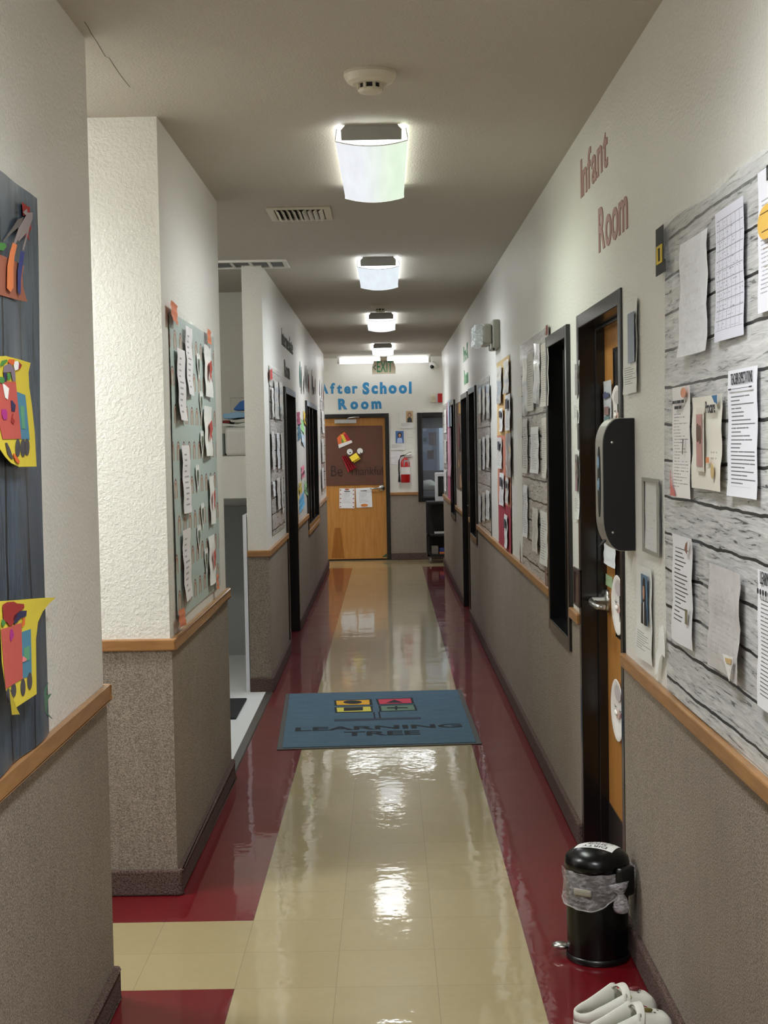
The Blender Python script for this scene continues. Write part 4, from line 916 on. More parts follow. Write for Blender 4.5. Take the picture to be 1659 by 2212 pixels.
# lower truck: crop origin (0, 1250), scale 250/1229
t, f = craft(LN, (40, 1420), 'yellow paper with a red truck and curling corner, lower of two on slate paper', 'paper craft', 'paper_truck', .035, -4, 'paper trucks on the slate paper')
k = 250/1229; g = lambda pts: pxp(f, zx(pts, 0, 1250, k))
cut(g([(-10, 240), (200, 225), (440, 205), (590, 200), (520, 262), (450, 350), (400, 460), (378, 640), (380, 900), (385, 1225), (130, 1392), (60, 1180), (20, 900)]), 0, cy, t, 'sheet', .001)
cut(g([(45, 1170), (130, 1392), (158, 1445), (75, 1452)]), .010, C('truck dark yellow fold', (176, 158, 40)), t, 'curled_corner')
cut(g([(0, 540), (215, 470), (230, 1060), (50, 1172)]), .002, cr, t, 'truck_bed'); cut(g([(218, 570), (318, 535), (328, 1035), (232, 1060)]), .0015, cbl, t, 'truck_cab'); cut(g([(240, 740), (300, 715), (300, 860), (242, 880)]), .0026, cg, t, 'window')
for p in (ell(88, 1245, 30, 78, 20, rot=-.1), ell(135, 1185, 26, 75, 20), ell(235, 1155, 25, 92, 20), ell(306, 1088, 25, 92, 20)): cut(g(p), .0018, cgy, t, 'wheel')
for p, m in (([(10, 280), (60, 250), (130, 245), (160, 265), (235, 270), (240, 310), (170, 370), (110, 500), (80, 500), (60, 470), (20, 440)], crd), ([(120, 430), (130, 395), (190, 345), (265, 340), (260, 400), (205, 420), (135, 490)], cnv), ([(228, 420), (248, 415), (245, 490), (218, 515)], co_), ([(95, 540), (110, 535), (130, 600), (110, 650), (95, 668), (88, 610)], cmg), ([(0, 440), (20, 432), (40, 470), (20, 512), (0, 500)], cgn), ([(225, 825), (262, 850), (262, 872), (222, 888)], C('pink scrap', (226, 130, 130)))): cut(g(p), .0035, m, t, 'scrap')
# tools in a brown pocket: crop origin (0, 350), scale 250/1382
t, f = craft(LN, (30, 600), 'paper garden tools with orange and blue handles on a brown pocket, over the trucks', 'paper craft', 'paper_tools', .0185, -2)
k = 250/1382; g = lambda pts: pxp(f, zx(pts, 0, 350, k))
cut(g([(-60, 1090), (0, 1110), (150, 1170), (280, 1240), (265, 1360), (270, 1480), (320, 1670), (180, 1640), (0, 1590), (-60, 1560)]), 0, C('brown pocket paper', (158, 96, 74)), t, 'pocket', .001)
m_gp = C('grey tool paper', (150, 138, 138)); m_gd = C('dark grey tool paper', (104, 98, 94))
cut(g([(250, 600), (300, 560), (305, 605), (368, 605), (365, 680), (330, 780), (262, 1060), (245, 1050), (300, 840), (200, 950), (192, 935), (245, 815), (160, 985), (140, 970), (200, 790), (290, 640)]), .004, m_gp, t, 'tool_head'); cut(g([(265, 655), (225, 760), (110, 860), (30, 950), (20, 940), (130, 790), (190, 690)]), .003, m_gd, t, 'tool_head')
cut(g([(120, 965), (170, 990), (140, 1120), (125, 1260), (125, 1500), (90, 1555), (50, 1510), (55, 1250), (85, 1080)]), .006, C('orange handle paper', (226, 130, 78)), t, 'handle'); cut(g([(215, 1060), (260, 1080), (235, 1240), (215, 1400), (212, 1560), (200, 1595), (180, 1540), (180, 1300), (200, 1150)]), .006, C('blue handle paper', (58, 66, 128)), t, 'handle')
cut(g([(250, 480), (330, 540), (345, 530), (345, 600), (300, 640), (265, 640)]), .002, crd, t, 'leaf_scrap'); cut(g([(355, 750), (355, 800), (325, 850), (335, 940), (280, 870), (320, 790)]), .003, crd, t, 'leaf_scrap'); cut(g([(-30, 960), (40, 970), (60, 1010), (20, 1060), (-30, 1050)]), .003, cgn, t, 'leaf_scrap')
# green leaf stem
f = Frame(LN.M @ T((0, -.012, 0))); k = 250/1229
gp = f.pts(zx([(485, 1430), (460, 1340), (445, 1230), (470, 1200), (480, 1160), (510, 1100), (498, 1170), (490, 1240), (545, 1220), (505, 1290), (500, 1350), (495, 1420), (555, 1488), (548, 1490)], 0, 1250, k))
cx = sum(p[0] for p in gp)/len(gp); cz = sum(p[1] for p in gp)/len(gp)
o = MB().prism([(a-cx, b-cz) for a, b in gp], -.0008, 0).build('leaf_cutout', C('leaf green paper', (76, 116, 92)), None, f.sub(cx, cz).M); tag(o, 'green paper leaf stem at the low edge of the slate paper above the rail', 'paper cut-out')

# rainbow board on the pier
o, f, w, h = sheet(LC, (374, 469, 705, 1310), m_rainbow, 'sage green paper printed with small rainbows on the side of the pier', 'bulletin board', 'bulletin_board', .003, .006, nx=10, nz=14)
MB().grid(8, 2, lambda u, v: ((u-.5)*w*2, -.010-.005*math.sin(u*19)**2, h-.10+v*.11+.008*math.sin(u*15))).build('tape_strip', m_tape, o, smooth=True)
lst = [((384, 402, 755, 908), 'printed strip list', 'narrow list sheet on the rainbow paper, top row away from the alcove'), ((402, 417, 708, 853), 'printed strip list', 'narrow list sheet on the rainbow paper, highest of all'), ((396, 412, 962, 1108), 'printed strip list', 'narrow list sheet on the rainbow paper, middle height'), ((396, 414, 1142, 1295), 'printed strip list', 'narrow list sheet on the rainbow paper, lowest')]
m_list = page_mat('strip list', lines=9, paper=(226, 222, 224), ink=(92, 88, 104), top=.9, bot=.1, m0=.25, m1=.8, dens=.35, strength=.7)
for rc, _, lb in lst: sheet(LC, rc, m_list, lb, 'notice', out=.0115, curl=.012, group='list sheets on the rainbow paper')
m_cr = P('red figure print', (188, 74, 62), .6)
for rc, lb in (((443, 457, 747, 857), 'sheet with a red figure on the rainbow paper, topmost'), ((442, 459, 878, 985), 'sheet with a red figure on the rainbow paper, second from top'), ((454, 463, 1028, 1133), 'sheet with a red figure on the rainbow paper, third from top'), ((453, 465, 1156, 1262), 'sheet with a red figure on the rainbow paper, lowest')):
    o, f, w, h = sheet(LC, rc, m_white, lb, 'notice', out=.0115, curl=.010, group='red figure sheets on the rainbow paper')
    cut([(-w*.3, h*.3), (w*.3, h*.45), (w*.5, h*.1), (w*.2, -h*.1), (w*.35, -h*.4), (0, -h*.2), (-w*.3, -h*.45), (-w*.2, 0)], .014, m_cr, o, 'figure_print')
m_ht = P('heart print', (92, 104, 88), .6, var=.3, vscale=90)
for px, py, lb in ((424, 792, 'highest'), (430, 873, 'by the second red figure sheet'), (432, 958, 'just under the second red figure sheet'), (422, 1032, 'beside the third list sheet'), (433, 1114, 'with a green middle'), (425, 1162, 'beside the lowest list sheet'), (441, 1211, 'lowest')):
    x, z = LC.loc(px, py)
    f = LC.sub(x, z, .010); s_ = .062
    t = thing('heart_cutout', 'small white heart cut-out on the rainbow paper, %s' % lb, 'paper cut-out', f.M, 'hearts on the rainbow paper')
    hp = [(0, -s_), (s_*.9, s_*.2), (s_*.75, s_*.8), (s_*.3, s_*.9), (0, s_*.55), (-s_*.3, s_*.9), (-s_*.75, s_*.8), (-s_*.9, s_*.2)]
    cut(hp, 0, m_white, t, 'heart'); cut([(a*.6, b*.6) for a, b in hp], .001, m_ht, t, 'print')
m_or = P('orange craft paper', (206, 122, 88), .7)
for rc, lb in (((369.5, 384, 655, 697), 'orange tab at the top corner of the rainbow paper, toward the passage'), ((449, 455.5, 712, 744), 'orange paper tab at the top corner of the rainbow paper, toward the alcove'), ((387, 400, 1315, 1354), 'orange paper tab at the foot of the rainbow paper, over the rail corner'), ((468.5, 472.5, 1240, 1272), 'thin orange paper tab at the foot of the rainbow paper, toward the alcove')):
    sheet(LC, rc, m_or, lb, 'paper tab', 'paper_tab', .016, .010, tilt=2, group='orange tabs around the rainbow paper')

# wall beyond the alcove
board(LF, (585, 612, 800, 1150), m_plank2, 'grey plank printed paper between the alcove corner and the dark door')
for ri, rw in enumerate((((587.5, 592, 838, 900), (594, 602, 824, 905), (604.5, 611, 826, 907)), ((588, 594, 932, 1014), (599, 605, 935, 1012), (608, 612, 935, 1014)), ((590, 594.5, 1040, 1072), (599, 606, 1032, 1100), (608.5, 612, 1032, 1108)))):
    for ci, rc in enumerate(rw):
        sheet(LF, rc, m_sl if ri == 0 and ci else pp[(ri+ci) % 4], '%s sheet from the alcove corner, %s row of plank board beside the dark door' % (ORD[ci], ('top', 'middle', 'lowest')[ri]), 'notice', out=.0115, curl=.010, group='sheets on the plank board beyond the alcove')
sheet(LF, (583.5, 588.5, 798, 820), P('red craft paper', (178, 66, 62), .7), 'red paper tab at the top corner of the plank board beyond the alcove', 'paper tab', 'paper_tab', .016, .003, tilt=-6)
cr_l = [((642, 648, 890, 916), (150, 60, 90), 'plum paper craft highest beside the dark window'), ((643, 649, 918, 948), (70, 110, 130), 'blue grey paper craft under the plum one'), ((655.5, 662, 892, 918), (226, 196, 92), 'yellow jagged paper craft by the window edge'), ((651, 656.5, 909, 934), (150, 206, 140), 'mint green paper craft under the yellow one'), ((651, 658, 936, 962), (196, 218, 234), 'pale blue paper craft under the mint one'), ((651, 657.5, 1006, 1032), (226, 130, 150), 'pink jagged paper craft in the middle of the group'), ((658, 664.5, 1042, 1068), (160, 206, 150), 'green jagged paper craft touching the window frame'), ((646, 651.5, 1042, 1066), (190, 172, 60), 'olive yellow paper craft under the pink one'), ((641, 645.5, 1054, 1080), (214, 186, 80), 'ochre paper craft next to the dark door'), ((647, 657, 1070, 1098), (96, 170, 214), 'sky blue paper craft lowest of the group'), ((641.5, 645, 1098, 1128), (180, 150, 110), 'tan paper craft just above the rail by the dark door')]
for rc, c, lb in cr_l:
    o, f, w, h = sheet(LF, rc, C('craft %d %d %d' % c, c), lb, 'paper craft', 'paper_craft', -.002, .014, tilt=random.uniform(-6, 6), group='small paper crafts beside the dark window')
    if 'jagged' in lb: cut([(-w*.6, -h*.6), (-w*.2, -h*.1), (0, -h*.6), (w*.2, -h*.1), (w*.5, -h*.7), (w*.4, h*.2), (-w*.5, h*.1)], .016, C('craft dark zigzag', (60, 50, 56)), o, 'zigzag')
board(LF, (693.5, 702, 862, 1066), m_plank2, 'grey plank printed paper at the end of the wall past the dark window')
for ri, (ya, yb) in enumerate(((888, 935), (948, 998), (1010, 1055))): sheet(LF, (695.5, 700, ya, yb), pp[ri], 'sheet in the %s row of the plank board past the dark window' % ('top', 'middle', 'lowest')[ri], 'notice', out=.0115, curl=.006, group='sheets on the plank board past the dark window')
for hole, nm, lb in ((d3, 'header_strip', 'pale blue printed strip on the head of the dark door'), (w4, 'header_strip', 'pale blue printed strip on the head of the dark window')):
    xa, xb, za, zb = hole; f = LF.sub((xa+xb)/2, zb-.026, .019)
    o = MB().grid(4, 1, lambda u, v: ((u-.5)*(xb-xa-.1), -.001, (v-.5)*.05)).build(nm, page_mat('header strip', lines=2, paper=(190, 204, 216), ink=(96, 120, 150), top=1., bot=0., m0=.05, m1=.95, dens=.4), None, f.M); tag(o, lb, 'sign strip')

# ================================================================ end wall
# kraft paper turkey on the door (traced on the door face)
def doorpts(f, pts, k=160/1041., x0=690, y0=880): return f.pts(zx(pts, x0, y0, k))
f = ED
m_kraft = P('dark kraft paper', (98, 62, 46), .6, var=.12, vscale=6, bump=.5, bscale=12, bdist=.01)
p = doorpts(f, [(60, 265), (883, 255), (905, 1085), (60, 1100)])
cx, cz = ED.loc(760, 985)
f = ED.sub(cx, cz, .006); g = lambda pts: doorpts(f, pts)
t = thing('turkey_poster', 'dark brown kraft paper turkey face with Be Thankful lettering on the end door', 'poster', f.M)
q = g([(60, 265), (883, 255), (905, 1085), (60, 1100)])
x0_, x1_, z0_, z1_ = min(a for a, _ in q), max(a for a, _ in q), min(b for _, b in q), max(b for _, b in q)
MB().grid(10, 10, lambda u, v: (q[3][0]*(1-u)*(1-v)+q[2][0]*u*(1-v)+q[0][0]*(1-u)*v+q[1][0]*u*v, -.002-.003*math.sin(u*9+v*7)**2, q[3][1]*(1-u)*(1-v)+q[2][1]*u*(1-v)+q[0][1]*(1-u)*v+q[1][1]*u*v)).build('kraft_sheet', m_kraft, t, smooth=True)
hat = cut(g([(248, 430), (290, 385), (345, 345), (375, 368), (450, 480), (272, 560)]), .006, C('hat orange paper', (232, 112, 60)), t, 'hat', .002)
cut(g([(300, 385), (335, 380), (380, 475), (345, 490), (318, 430)]), .0085, C('hat yellow paper', (226, 204, 70)), hat, 'stripe'); cut(g([(340, 378), (378, 368), (440, 462), (388, 472)]), .0085, C('hat red paper', (196, 44, 56)), hat, 'stripe'); cut(g([(318, 432), (345, 492), (318, 500), (308, 470)]), .0088, C('hat green paper', (92, 140, 64)), hat, 'stripe')
cut(g([(266, 522), (450, 460), (464, 495), (274, 575)]), .0095, m_white, hat, 'brim'); cut(g([(305, 352), (345, 345), (358, 368), (300, 385)]), .0055, C('hat dark top', (46, 40, 38)), hat, 'crown_top')
for (ex, ey), (qx, qy) in (((427, 624), (432, 636)), ((570, 614), (582, 644))):
    e = cut(g(ell(ex, ey, 41, 42, 24)), .010, m_white, t, 'eye', .004); cut(g(ell(qx, qy, 10, 10, 12)), .0145, m_blackp, e, 'pupil')
bk = C('beak yellow paper', (228, 200, 50))
b0, b1_, b2, b3 = g([(420, 700), (518, 635), (555, 705), (462, 765)]); c2_, = g([(580, 722)]); c3_, = g([(490, 780)])
MB().add([(b0[0], -.012, b0[1]), (b1_[0], -.012, b1_[1]), (b2[0], -.07, b2[1]), (b3[0], -.07, b3[1])], [(0, 1, 2, 3)]).add([(b0[0], -.010, b0[1]), (b1_[0], -.010, b1_[1]), (c2_[0], -.045, c2_[1]), (c3_[0], -.045, c3_[1])], [(0, 1, 2, 3)]).build('beak', bk, t)
wm = C('wattle red paper', (200, 48, 58)); wd_ = C('wattle dark red paper', (132, 24, 34))
L0 = [(310, 690), (330, 684), (355, 676), (378, 672), (398, 690)]; L1 = [(345, 765), (370, 760), (395, 750), (420, 742), (440, 752)]; L2 = [(405, 910), (440, 892), (470, 875), (500, 858), (526, 838)]
mb = MB(); wp = [g(L0), g(L1), g(L2)]
for i in range(4):
    for j in range(2):
        a, b = wp[j][i], wp[j][i+1]; c_, d_ = wp[j+1][i+1], wp[j+1][i]; m_ = ((a[0]+b[0])/2, (a[1]+b[1])/2); n_ = ((c_[0]+d_[0])/2, (c_[1]+d_[1])/2)
        mb.add([(a[0], -.012, a[1]), (m_[0], -.045, m_[1]), (n_[0], -.045, n_[1]), (d_[0], -.012, d_[1])], [(0, 1, 2, 3)], 0); mb.add([(m_[0], -.045, m_[1]), (b[0], -.012, b[1]), (c_[0], -.012, c_[1]), (n_[0], -.045, n_[1])], [(0, 1, 2, 3)], 1)
mb.build('wattle', [wm, wd_], t)
m_mk = P('black marker', (46, 28, 22), .6)
(xa, za), (xb, zb) = g([(165, 970), (165, 830)])
def hand(word, pa, pb, top, name):
    (x0, z0), (x1, z1), (x2, z2) = g([pa, pb, top]); return text_part(word, x0, z0, x1-x0, z2-z0, .008, m_mk, t, name, -.012)
hand('Be', (165, 968), (325, 960), (165, 822), 'lettering'); hand('Thankful', (425, 955), (890, 950), (425, 838), 'lettering')
for rc, lb, k in (((733, 766, 1055, 1098), 'notice with a leaf border taped to the end door', 0), ((769, 803.5, 1054, 1096), 'notice with an orange pumpkin taped to the end door, next to the lever', 1)):
    o, f2, w, h = sheet(ED, rc, pg('end%d' % k, lines=18, top=.78, bot=.24, m0=.2, m1=.82, dens=.4, strength=.5), lb, 'notice', out=.004, curl=.004, tilt=1.5-3*k, group='notices on the end door')
    if k == 0:
        for i in range(5):
            for s_ in (-1, 1): cut(ell(s_*w*.85, -h*.85+i*h*.42, w*.09, h*.07, 8), .0055, C('leaf rust print', (176, 100, 70)), o, 'leaf_print')
        cut(ell(0, h*.9, w*.3, h*.08, 10), .0055, C('leaf rust print', (176, 100, 70)), o, 'leaf_print')
    else: cut(ell(0, -h*.78, w*.45, h*.15, 16), .0055, C('pumpkin print', (226, 136, 62)), o, 'pumpkin_print')
    cut([(-w*.4, h*.68), (w*.4, h*.68), (w*.4, h*.74), (-w*.4, h*.74)], .0055, P('print black', (36, 36, 40), .6), o, 'heading')
bio(FW, (863, 893, 887, 925), 'photo sheet of a person in a dark jacket, highest by the end window', P('photo warm wall', (190, 160, 120), .4), shirt=P('photo dark jacket', (52, 54, 58), .5), pr=(-.05, .95, -.35, .95), hair=P('photo brown hair', (120, 96, 80), .5), lam=False, curl=.004)
bio(FW, (843, 874.5, 930, 972), 'photo sheet of a person in pale blue with dark hair, over the extinguisher', P('photo blue backdrop', (76, 112, 168), .4), shirt=P('photo pale blue top', (172, 192, 226), .5), pr=(-.25, .85, -.3, .95), lam=False, curl=.004)
o, f2, w, h = sheet(FW, (844, 866, 975, 1003), pg('endcard', lines=8, paper=(226, 226, 228), dens=.55, strength=.4), 'plain white card partly behind the extinguisher on the end wall', 'card', 'white_card', .004, .002)

# fire extinguisher
x0, z0 = FW.loc(876, 1042); zt = FW.z(876, 988)
t = thing('fire_extinguisher', 'red fire extinguisher hung on the end wall beside the door', 'fire extinguisher', FW.M @ T((x0, -.085, z0)))
hh = zt-z0
MB().lathe([(0, 0), (.058, 0), (.064, .008), (.064, hh*.78), (.055, hh*.88), (.03, hh*.95), (.018, hh), (0, hh)], 32).build('cylinder', m_red2, t, smooth=True)
MB().lathe([(.0652, hh*.33), (.0652, hh*.62)], 32).build('label', P('extinguisher label', (214, 208, 204), .5, var=.25, vscale=90), t, smooth=True); MB().add([(-.02, -.0663, hh*.66), (.05, -.047, hh*.66), (.05, -.047, hh*.9), (-.02, -.0663, hh*.9)], [(0, 1, 2, 3)]).build('tag', P('grey tag', (150, 148, 146), .5), t)
MB().lathe([(.02, 0), (.02, .035), (.012, .04), (0, .04)], 16).build('valve', m_steel, t, T((0, 0, hh)))
MB().tube([(0, 0, hh+.04), (.06, 0, hh+.075), (.085, 0, hh+.07)], .007, 8).tube([(0, 0, hh+.028), (.06, 0, hh+.035), (.085, 0, hh+.03)], .007, 8).build('lever', m_steel, t)
MB().tube([(-.015, -.01, hh+.03), (-.06, -.02, hh+.02), (-.085, -.02, hh-.04), (-.09, -.02, hh*.55), (-.085, -.02, hh*.25)], .010, 8).tube([(-.085, -.02, hh*.28), (-.085, -.02, hh*.02)], [.012, .020], 10).build('hose', m_blackp, t)
MB().box(-.02, .10,   .06, .087, hh+.01, hh+.05).box(.02, .04, .0, .07, hh+.01, hh+.03).build('bracket', m_wplastic, t)

# black cart with a set on it, against the end wall
cx0 = FW.x(924, 1150)-3+.0; CYF = 18.95
CF = wall_frame((-1., CYF), (1., CYF))
cxa = CF.x(923, 1150)-1; ztop = CF.z(945, 1084)
t = thing('media_cart', 'tall black media cart with shelves against the end wall', 'cart', T((cxa, CYF, 0)))
m_cart = P('black cart enamel', (14, 14, 15), .45)
CW_, CD_ = .62, .5
for x in (0, CW_-.03):
    for y in (0, CD_-.03): MB().box(x, x+.03, y, y+.03, .09, ztop-.03).build('leg', m_cart, t)
for z in (.09, .36, ztop-.03): MB().box(0, CW_, 0, CD_, z, z+.03).build('shelf', m_cart, t, bevel=.004)
MB().box(.03, CW_-.03, CD_-.03, CD_-.02, .12, ztop-.03).build('back_panel', P('cart back panel', (24, 21, 20), .6), t)
for x in (.04, CW_-.04):
    for y in (.04, CD_-.04): MB().lathe([(0, -.012), (.035, -.012), (.04, -.004), (.04, .004), (.035, .012), (0, .012)], 18, 0, T((x, y, .045)) @ Matrix.Rotation(R(90), 4, 'Y')).box(x-.006, x+.006, y-.02, y+.02, .05, .09).build('caster', m_grey, t)
xa = CF.x(940, 1050)-1; za = CF.z(950, 1080); zb = CF.z(950, 1017); tw, th = .50, zb-za
t = thing('television', 'boxy silver framed television on the black cart', 'television', T((xa, CYF+.06, ztop)))
MB().box(0, tw, 0, .06, 0, th).build('bezel', P('silver bezel', (188, 188, 190), .4), t, bevel=.012); MB().box(.04, tw-.04, -.004, 0, .07, th-.05).build('screen', P('dark screen', (22, 26, 25), .12), t, bevel=.003)
MB().add([(.02, .06, .02), (tw-.02, .06, .02), (tw-.02, .06, th-.02), (.02, .06, th-.02), (.1, .38, .06), (tw-.1, .38, .06), (tw-.1, .38, th-.1), (.1, .38, th-.1)], [(0, 1, 5, 4), (1, 2, 6, 5), (2, 3, 7, 6), (3, 0, 4, 7), (4, 5, 6, 7)]).build('cabinet', P('dark set cabinet', (40, 40, 42), .5), t)
for (x, w_, z, h_, c, lb) in ((.06, .085, .12, .10, (120, 112, 104), 'grey box at the end of the lowest cart shelf'), (.16, .14, .147, .05, (32, 48, 110), 'blue case on the orange case on the lowest cart shelf'), (.16, .16, .12, .027, (208, 112, 66), 'flat orange case under the blue case on the cart'), (.10, .2, .39, .02, (176, 172, 168), 'pale flat box on the middle cart shelf')):
    tag(MB().box(0, w_, 0, .2, 0, h_).build('media_case', P('case %d %d %d' % c, c, .5), None, T((cxa+x, CYF+.04, z+.002)), bevel=.003), lb, 'case', 'cases on the cart')

# room behind the end window
m_rw = P('bluish room wall', (176, 184, 198), .6); m_rd = P('dark desk', (38, 40, 46), .5)
rb = MB(); RX_, RZ_, RY_ = (.0, 2.6), (0, 2.6), (19.79, 22.3)
rb.box(RX_[0]-.1, RX_[0], RY_[0], RY_[1], 0, 2.7).box(RX_[1], RX_[1]+.1, RY_[0], RY_[1], 0, 2.7).box(RX_[0], RX_[1], RY_[1], RY_[1]+.1, 0, 2.7)
struct(rb.build('wall_far_room', m_rw)); struct(MB().box(RX_[0], RX_[1], RY_[0], RY_[1], 2.6, 2.7).build('ceiling_far_room', m_rw)); struct(MB().box(RX_[0], RX_[1], RY_[0], RY_[1], -.05, 0).build('floor_far_room', P('room floor', (120, 112, 104), .5)))
t = thing('room_lamp', 'ceiling lamp in the room behind the end window', 'ceiling light', T((1.7, 21., 2.6))); MB().box(-.3, .3, -.15, .15, -.03, 0).build('housing', m_wplastic, t); MB().box(-.28, .28, -.13, .13, -.06, -.03).build('diffuser', lamp_mat('room lamp glow', (.85, .93, 1.), 26.), t)
RF = wall_frame((-1., 22.3), (1., 22.3))
o = MB().box(0, .75, -.04, 0, 0, .16).build('roller_blind', P('grey blind', (96, 100, 118), .6), None, T((FW.x(909, 920)-3, 19.84, FW.z(920, 925)))); tag(o, 'grey rolled blind behind the end window top', 'blind')
xa, za = RF.loc(943, 1000)
t = thing('storage_cabinet', 'tall pale cabinet with magnets in the room behind the end window', 'cabinet', T((xa-1, 21.7, 0))); MB().box(0, .8, 0, .58, .03, 1.95).build('body', P('pale cabinet', (206, 212, 216), .5), t, bevel=.01); MB().box(.02, .39, -.02, 0, .06, 1.92).build('door', P('pale cabinet', (206, 212, 216), .5), t, bevel=.006); MB().box(.41, .78, -.02, 0, .06, 1.92).build('door', P('pale cabinet', (206, 212, 216), .5), t, bevel=.006)
for px, py, w_, h_, c, lb in ((936, 948, .14, .2, (150, 110, 116), 'reddish grey paper on the wall behind the window'), (930, 982, .1, .14, (120, 70, 80), 'small dark red paper on the wall behind the window'), (922, 968, .16, .12, (214, 216, 222), 'white card on the wall behind the window'), (918, 950, .05, .06, (70, 120, 100), 'tiny green note on the wall behind the window'), (926, 1010, .38, .30, (170, 172, 190), 'lilac grey sheet on the wall behind the window')):
    x, z = RF.loc(px, py); tag(MB().grid(2, 2, lambda u, v: ((u-.5)*w_, -.003, (v-.5)*h_)).build('paper_sheet', P('room paper %d %d %d' % c, c, .6), None, RF.sub(x, z, .003).M), lb, 'paper')
t = thing('desk', 'dark desk in the room behind the end window', 'desk', T((.30, 20.6, 0)))
MB().box(0, .9, 0, .6, .85, .89).build('desktop', m_rd, t); 
for x in (.02, .84): MB().box(x, x+.04, .02, .58, 0, .85).build('side_panel', m_rd, t)
MB().box(.02, .88, .54, .58, .4, 1.2).build('back_panel', m_rd, t)
cl = MB().ball((0, 0, 0), .16, .12, .07, 18, 10).build('crumpled_cloth', P('beige cloth', (176, 168, 150), .9), None, T((.58, 20.8, .98)), smooth=True)
for v in cl.data.vertices: v.co += Vector((random.uniform(-.015, .015), random.uniform(-.01, .01), random.uniform(-.015, .03)))
tag(cl, 'crumpled beige cloth on the dark desk behind the window', 'cloth')

# ================================================================ on the floor
# mat with a printed emblem
c4 = [Vector((-.696, 9.191, 0)), Vector((.450, 9.229, 0)), Vector((.476, 7.558, 0)), Vector((-.622, 7.499, 0))]
cen = sum(c4, Vector())/4; ang = math.atan2(c4[1].y-c4[0].y+c4[2].y-c4[3].y, c4[1].x-c4[0].x+c4[2].x-c4[3].x)
t = thing('floor_mat', 'blue grey doormat with a coloured square emblem and dark lettering on the tile floor', 'mat', T((cen.x, cen.y, 0)) @ Rz(ang))
loc4 = [Rz(-ang) @ (p-cen) for p in c4]
def inset(k): return [(p.x*(1-k/abs(p.x)), p.y*(1-k/abs(p.y))) for p in loc4]
MB().prism([(p.x, p.y) for p in loc4], .0005, .005, axis='z').build('rubber_border', P('grey rubber edge', (66, 66, 64), .7), t, bevel=.002)
t_m = NT('blue grey mat pile'); v_ = t_m.coords(); n_ = t_m.noise(v_, 160., 3., .7); n2_ = t_m.noise(t_m.coords(scale=(3, 14, 1)), 2., 3.)
t_m.base(t_m.mix(t_m.math('ADD', t_m.math('MULTIPLY', n_, .6), t_m.math('MULTIPLY', n2_, .4)), lin((52, 72, 88)), lin((104, 128, 144))), .95, 0, .1); t_m.bump(n_, .6, .004)
mw = abs(loc4[0].x)*.5+abs(loc4[1].x)*.5
MB().prism([(p[0], p[1]) for p in [(q[0]*1., q[1]) for q in inset(.028)]], .005, .0085, axis='z').build('pile', t_m.m, t, bevel=.002)
MF = Frame(T((cen.x, cen.y, .0085)) @ Rz(ang) @ Matrix.Rotation(R(-90), 4, 'X'))   # lying page: x right, z away
def mpt(px, py):
    d = ray(px, py); q = EYE+d*((.009-CAMH)/d.z); q = Rz(-ang) @ (Vector((q.x, q.y, 0))-cen); return (q.x, q.y)
km = 480/1659.
def mz(pts): return [mpt(580+a*km, 1460+b*km) for a, b in pts]
m_mk2 = P('mat print black', (30, 36, 42), .95)
def mprint(pts, mat, name, lvl=0, par=None): return MB().prism(mz(pts), .0085, .0090+.0004*lvl, axis='z').build(name, mat, par or t)
for outer, inner, c, nm in (([(490, 182), (770, 173), (778, 218), (492, 222)], [(505, 186), (752, 179), (756, 214), (510, 218)], (214, 160, 44), 'orange'), ([(800, 172), (1075, 163), (1088, 205), (818, 217)], [(818, 176), (1060, 168), (1070, 202), (830, 211)], (190, 62, 84), 'red'), ([(492, 234), (778, 225), (778, 270), (498, 276)], [(508, 238), (760, 229), (768, 264), (514, 270)], (206, 194, 84), 'yellow'), ([(820, 222), (1095, 212), (1112, 258), (830, 268)], [(838, 226), (1080, 217), (1094, 254), (846, 262)], (100, 126, 106), 'green')):
    b_ = mprint(outer, m_mk2, 'emblem_tile'); mprint(inner, P('mat print '+nm, c, .95), 'tile_colour', 1, b_)
mprint(ell(628, 197, 70, 13, 20), m_mk2, 'circle_sign', 2); mprint([(940, 178), (1005, 200), (875, 203)], m_mk2, 'triangle_sign', 2); mprint([(562, 238), (705, 233), (705, 258), (562, 263)], m_mk2, 'square_sign', 2)
mprint([(885, 236), (945, 234), (945, 226), (962, 226), (962, 234), (1040, 234), (1040, 242), (962, 243), (962, 254), (945, 255), (945, 243), (885, 244)], m_mk2, 'cross_sign', 2)
for ps in ([(780, 270), (792, 270), (800, 318), (788, 318)], [(818, 268), (830, 266), (840, 314), (828, 315)]): mprint(ps, m_mk2, 'tree_trunk')
mprint([(490, 323), (1138, 308), (1138, 322), (492, 340)], P('mat print slate', (50, 60, 72), .95), 'tree_ground')
def mtext(word, a, b, ht, name):
    (x0, y0), (x1, y1), (x2, y2) = mz([a, b, ht]); L_ = math.hypot(x1-x0, y1-y0); an = math.atan2(y1-y0, x1-x0)
    vs, fs, w_ = text_mesh(word, 1., .002, .03); xa = min(v[0] for v in vs); xb = max(v[0] for v in vs); za = min(v[2] for v in vs); zb = max(v[2] for v in vs)
    H_ = math.hypot(x2-x0, y2-y0)
    mb = MB().add([((v[0]-xa)/(xb-xa)*L_, (v[2]-za)/(zb-za)*H_, .0088+(v[1]+.001)*.3) for v in vs], fs); return mb.build(name, m_mk2, t, T((x0, y0, 0)) @ Rz(an))
mtext('LEARNING', (198, 414), (1448, 383), (205, 386), 'lettering'); mtext('TREE', (560, 450), (1135, 438), (563, 418), 'lettering')

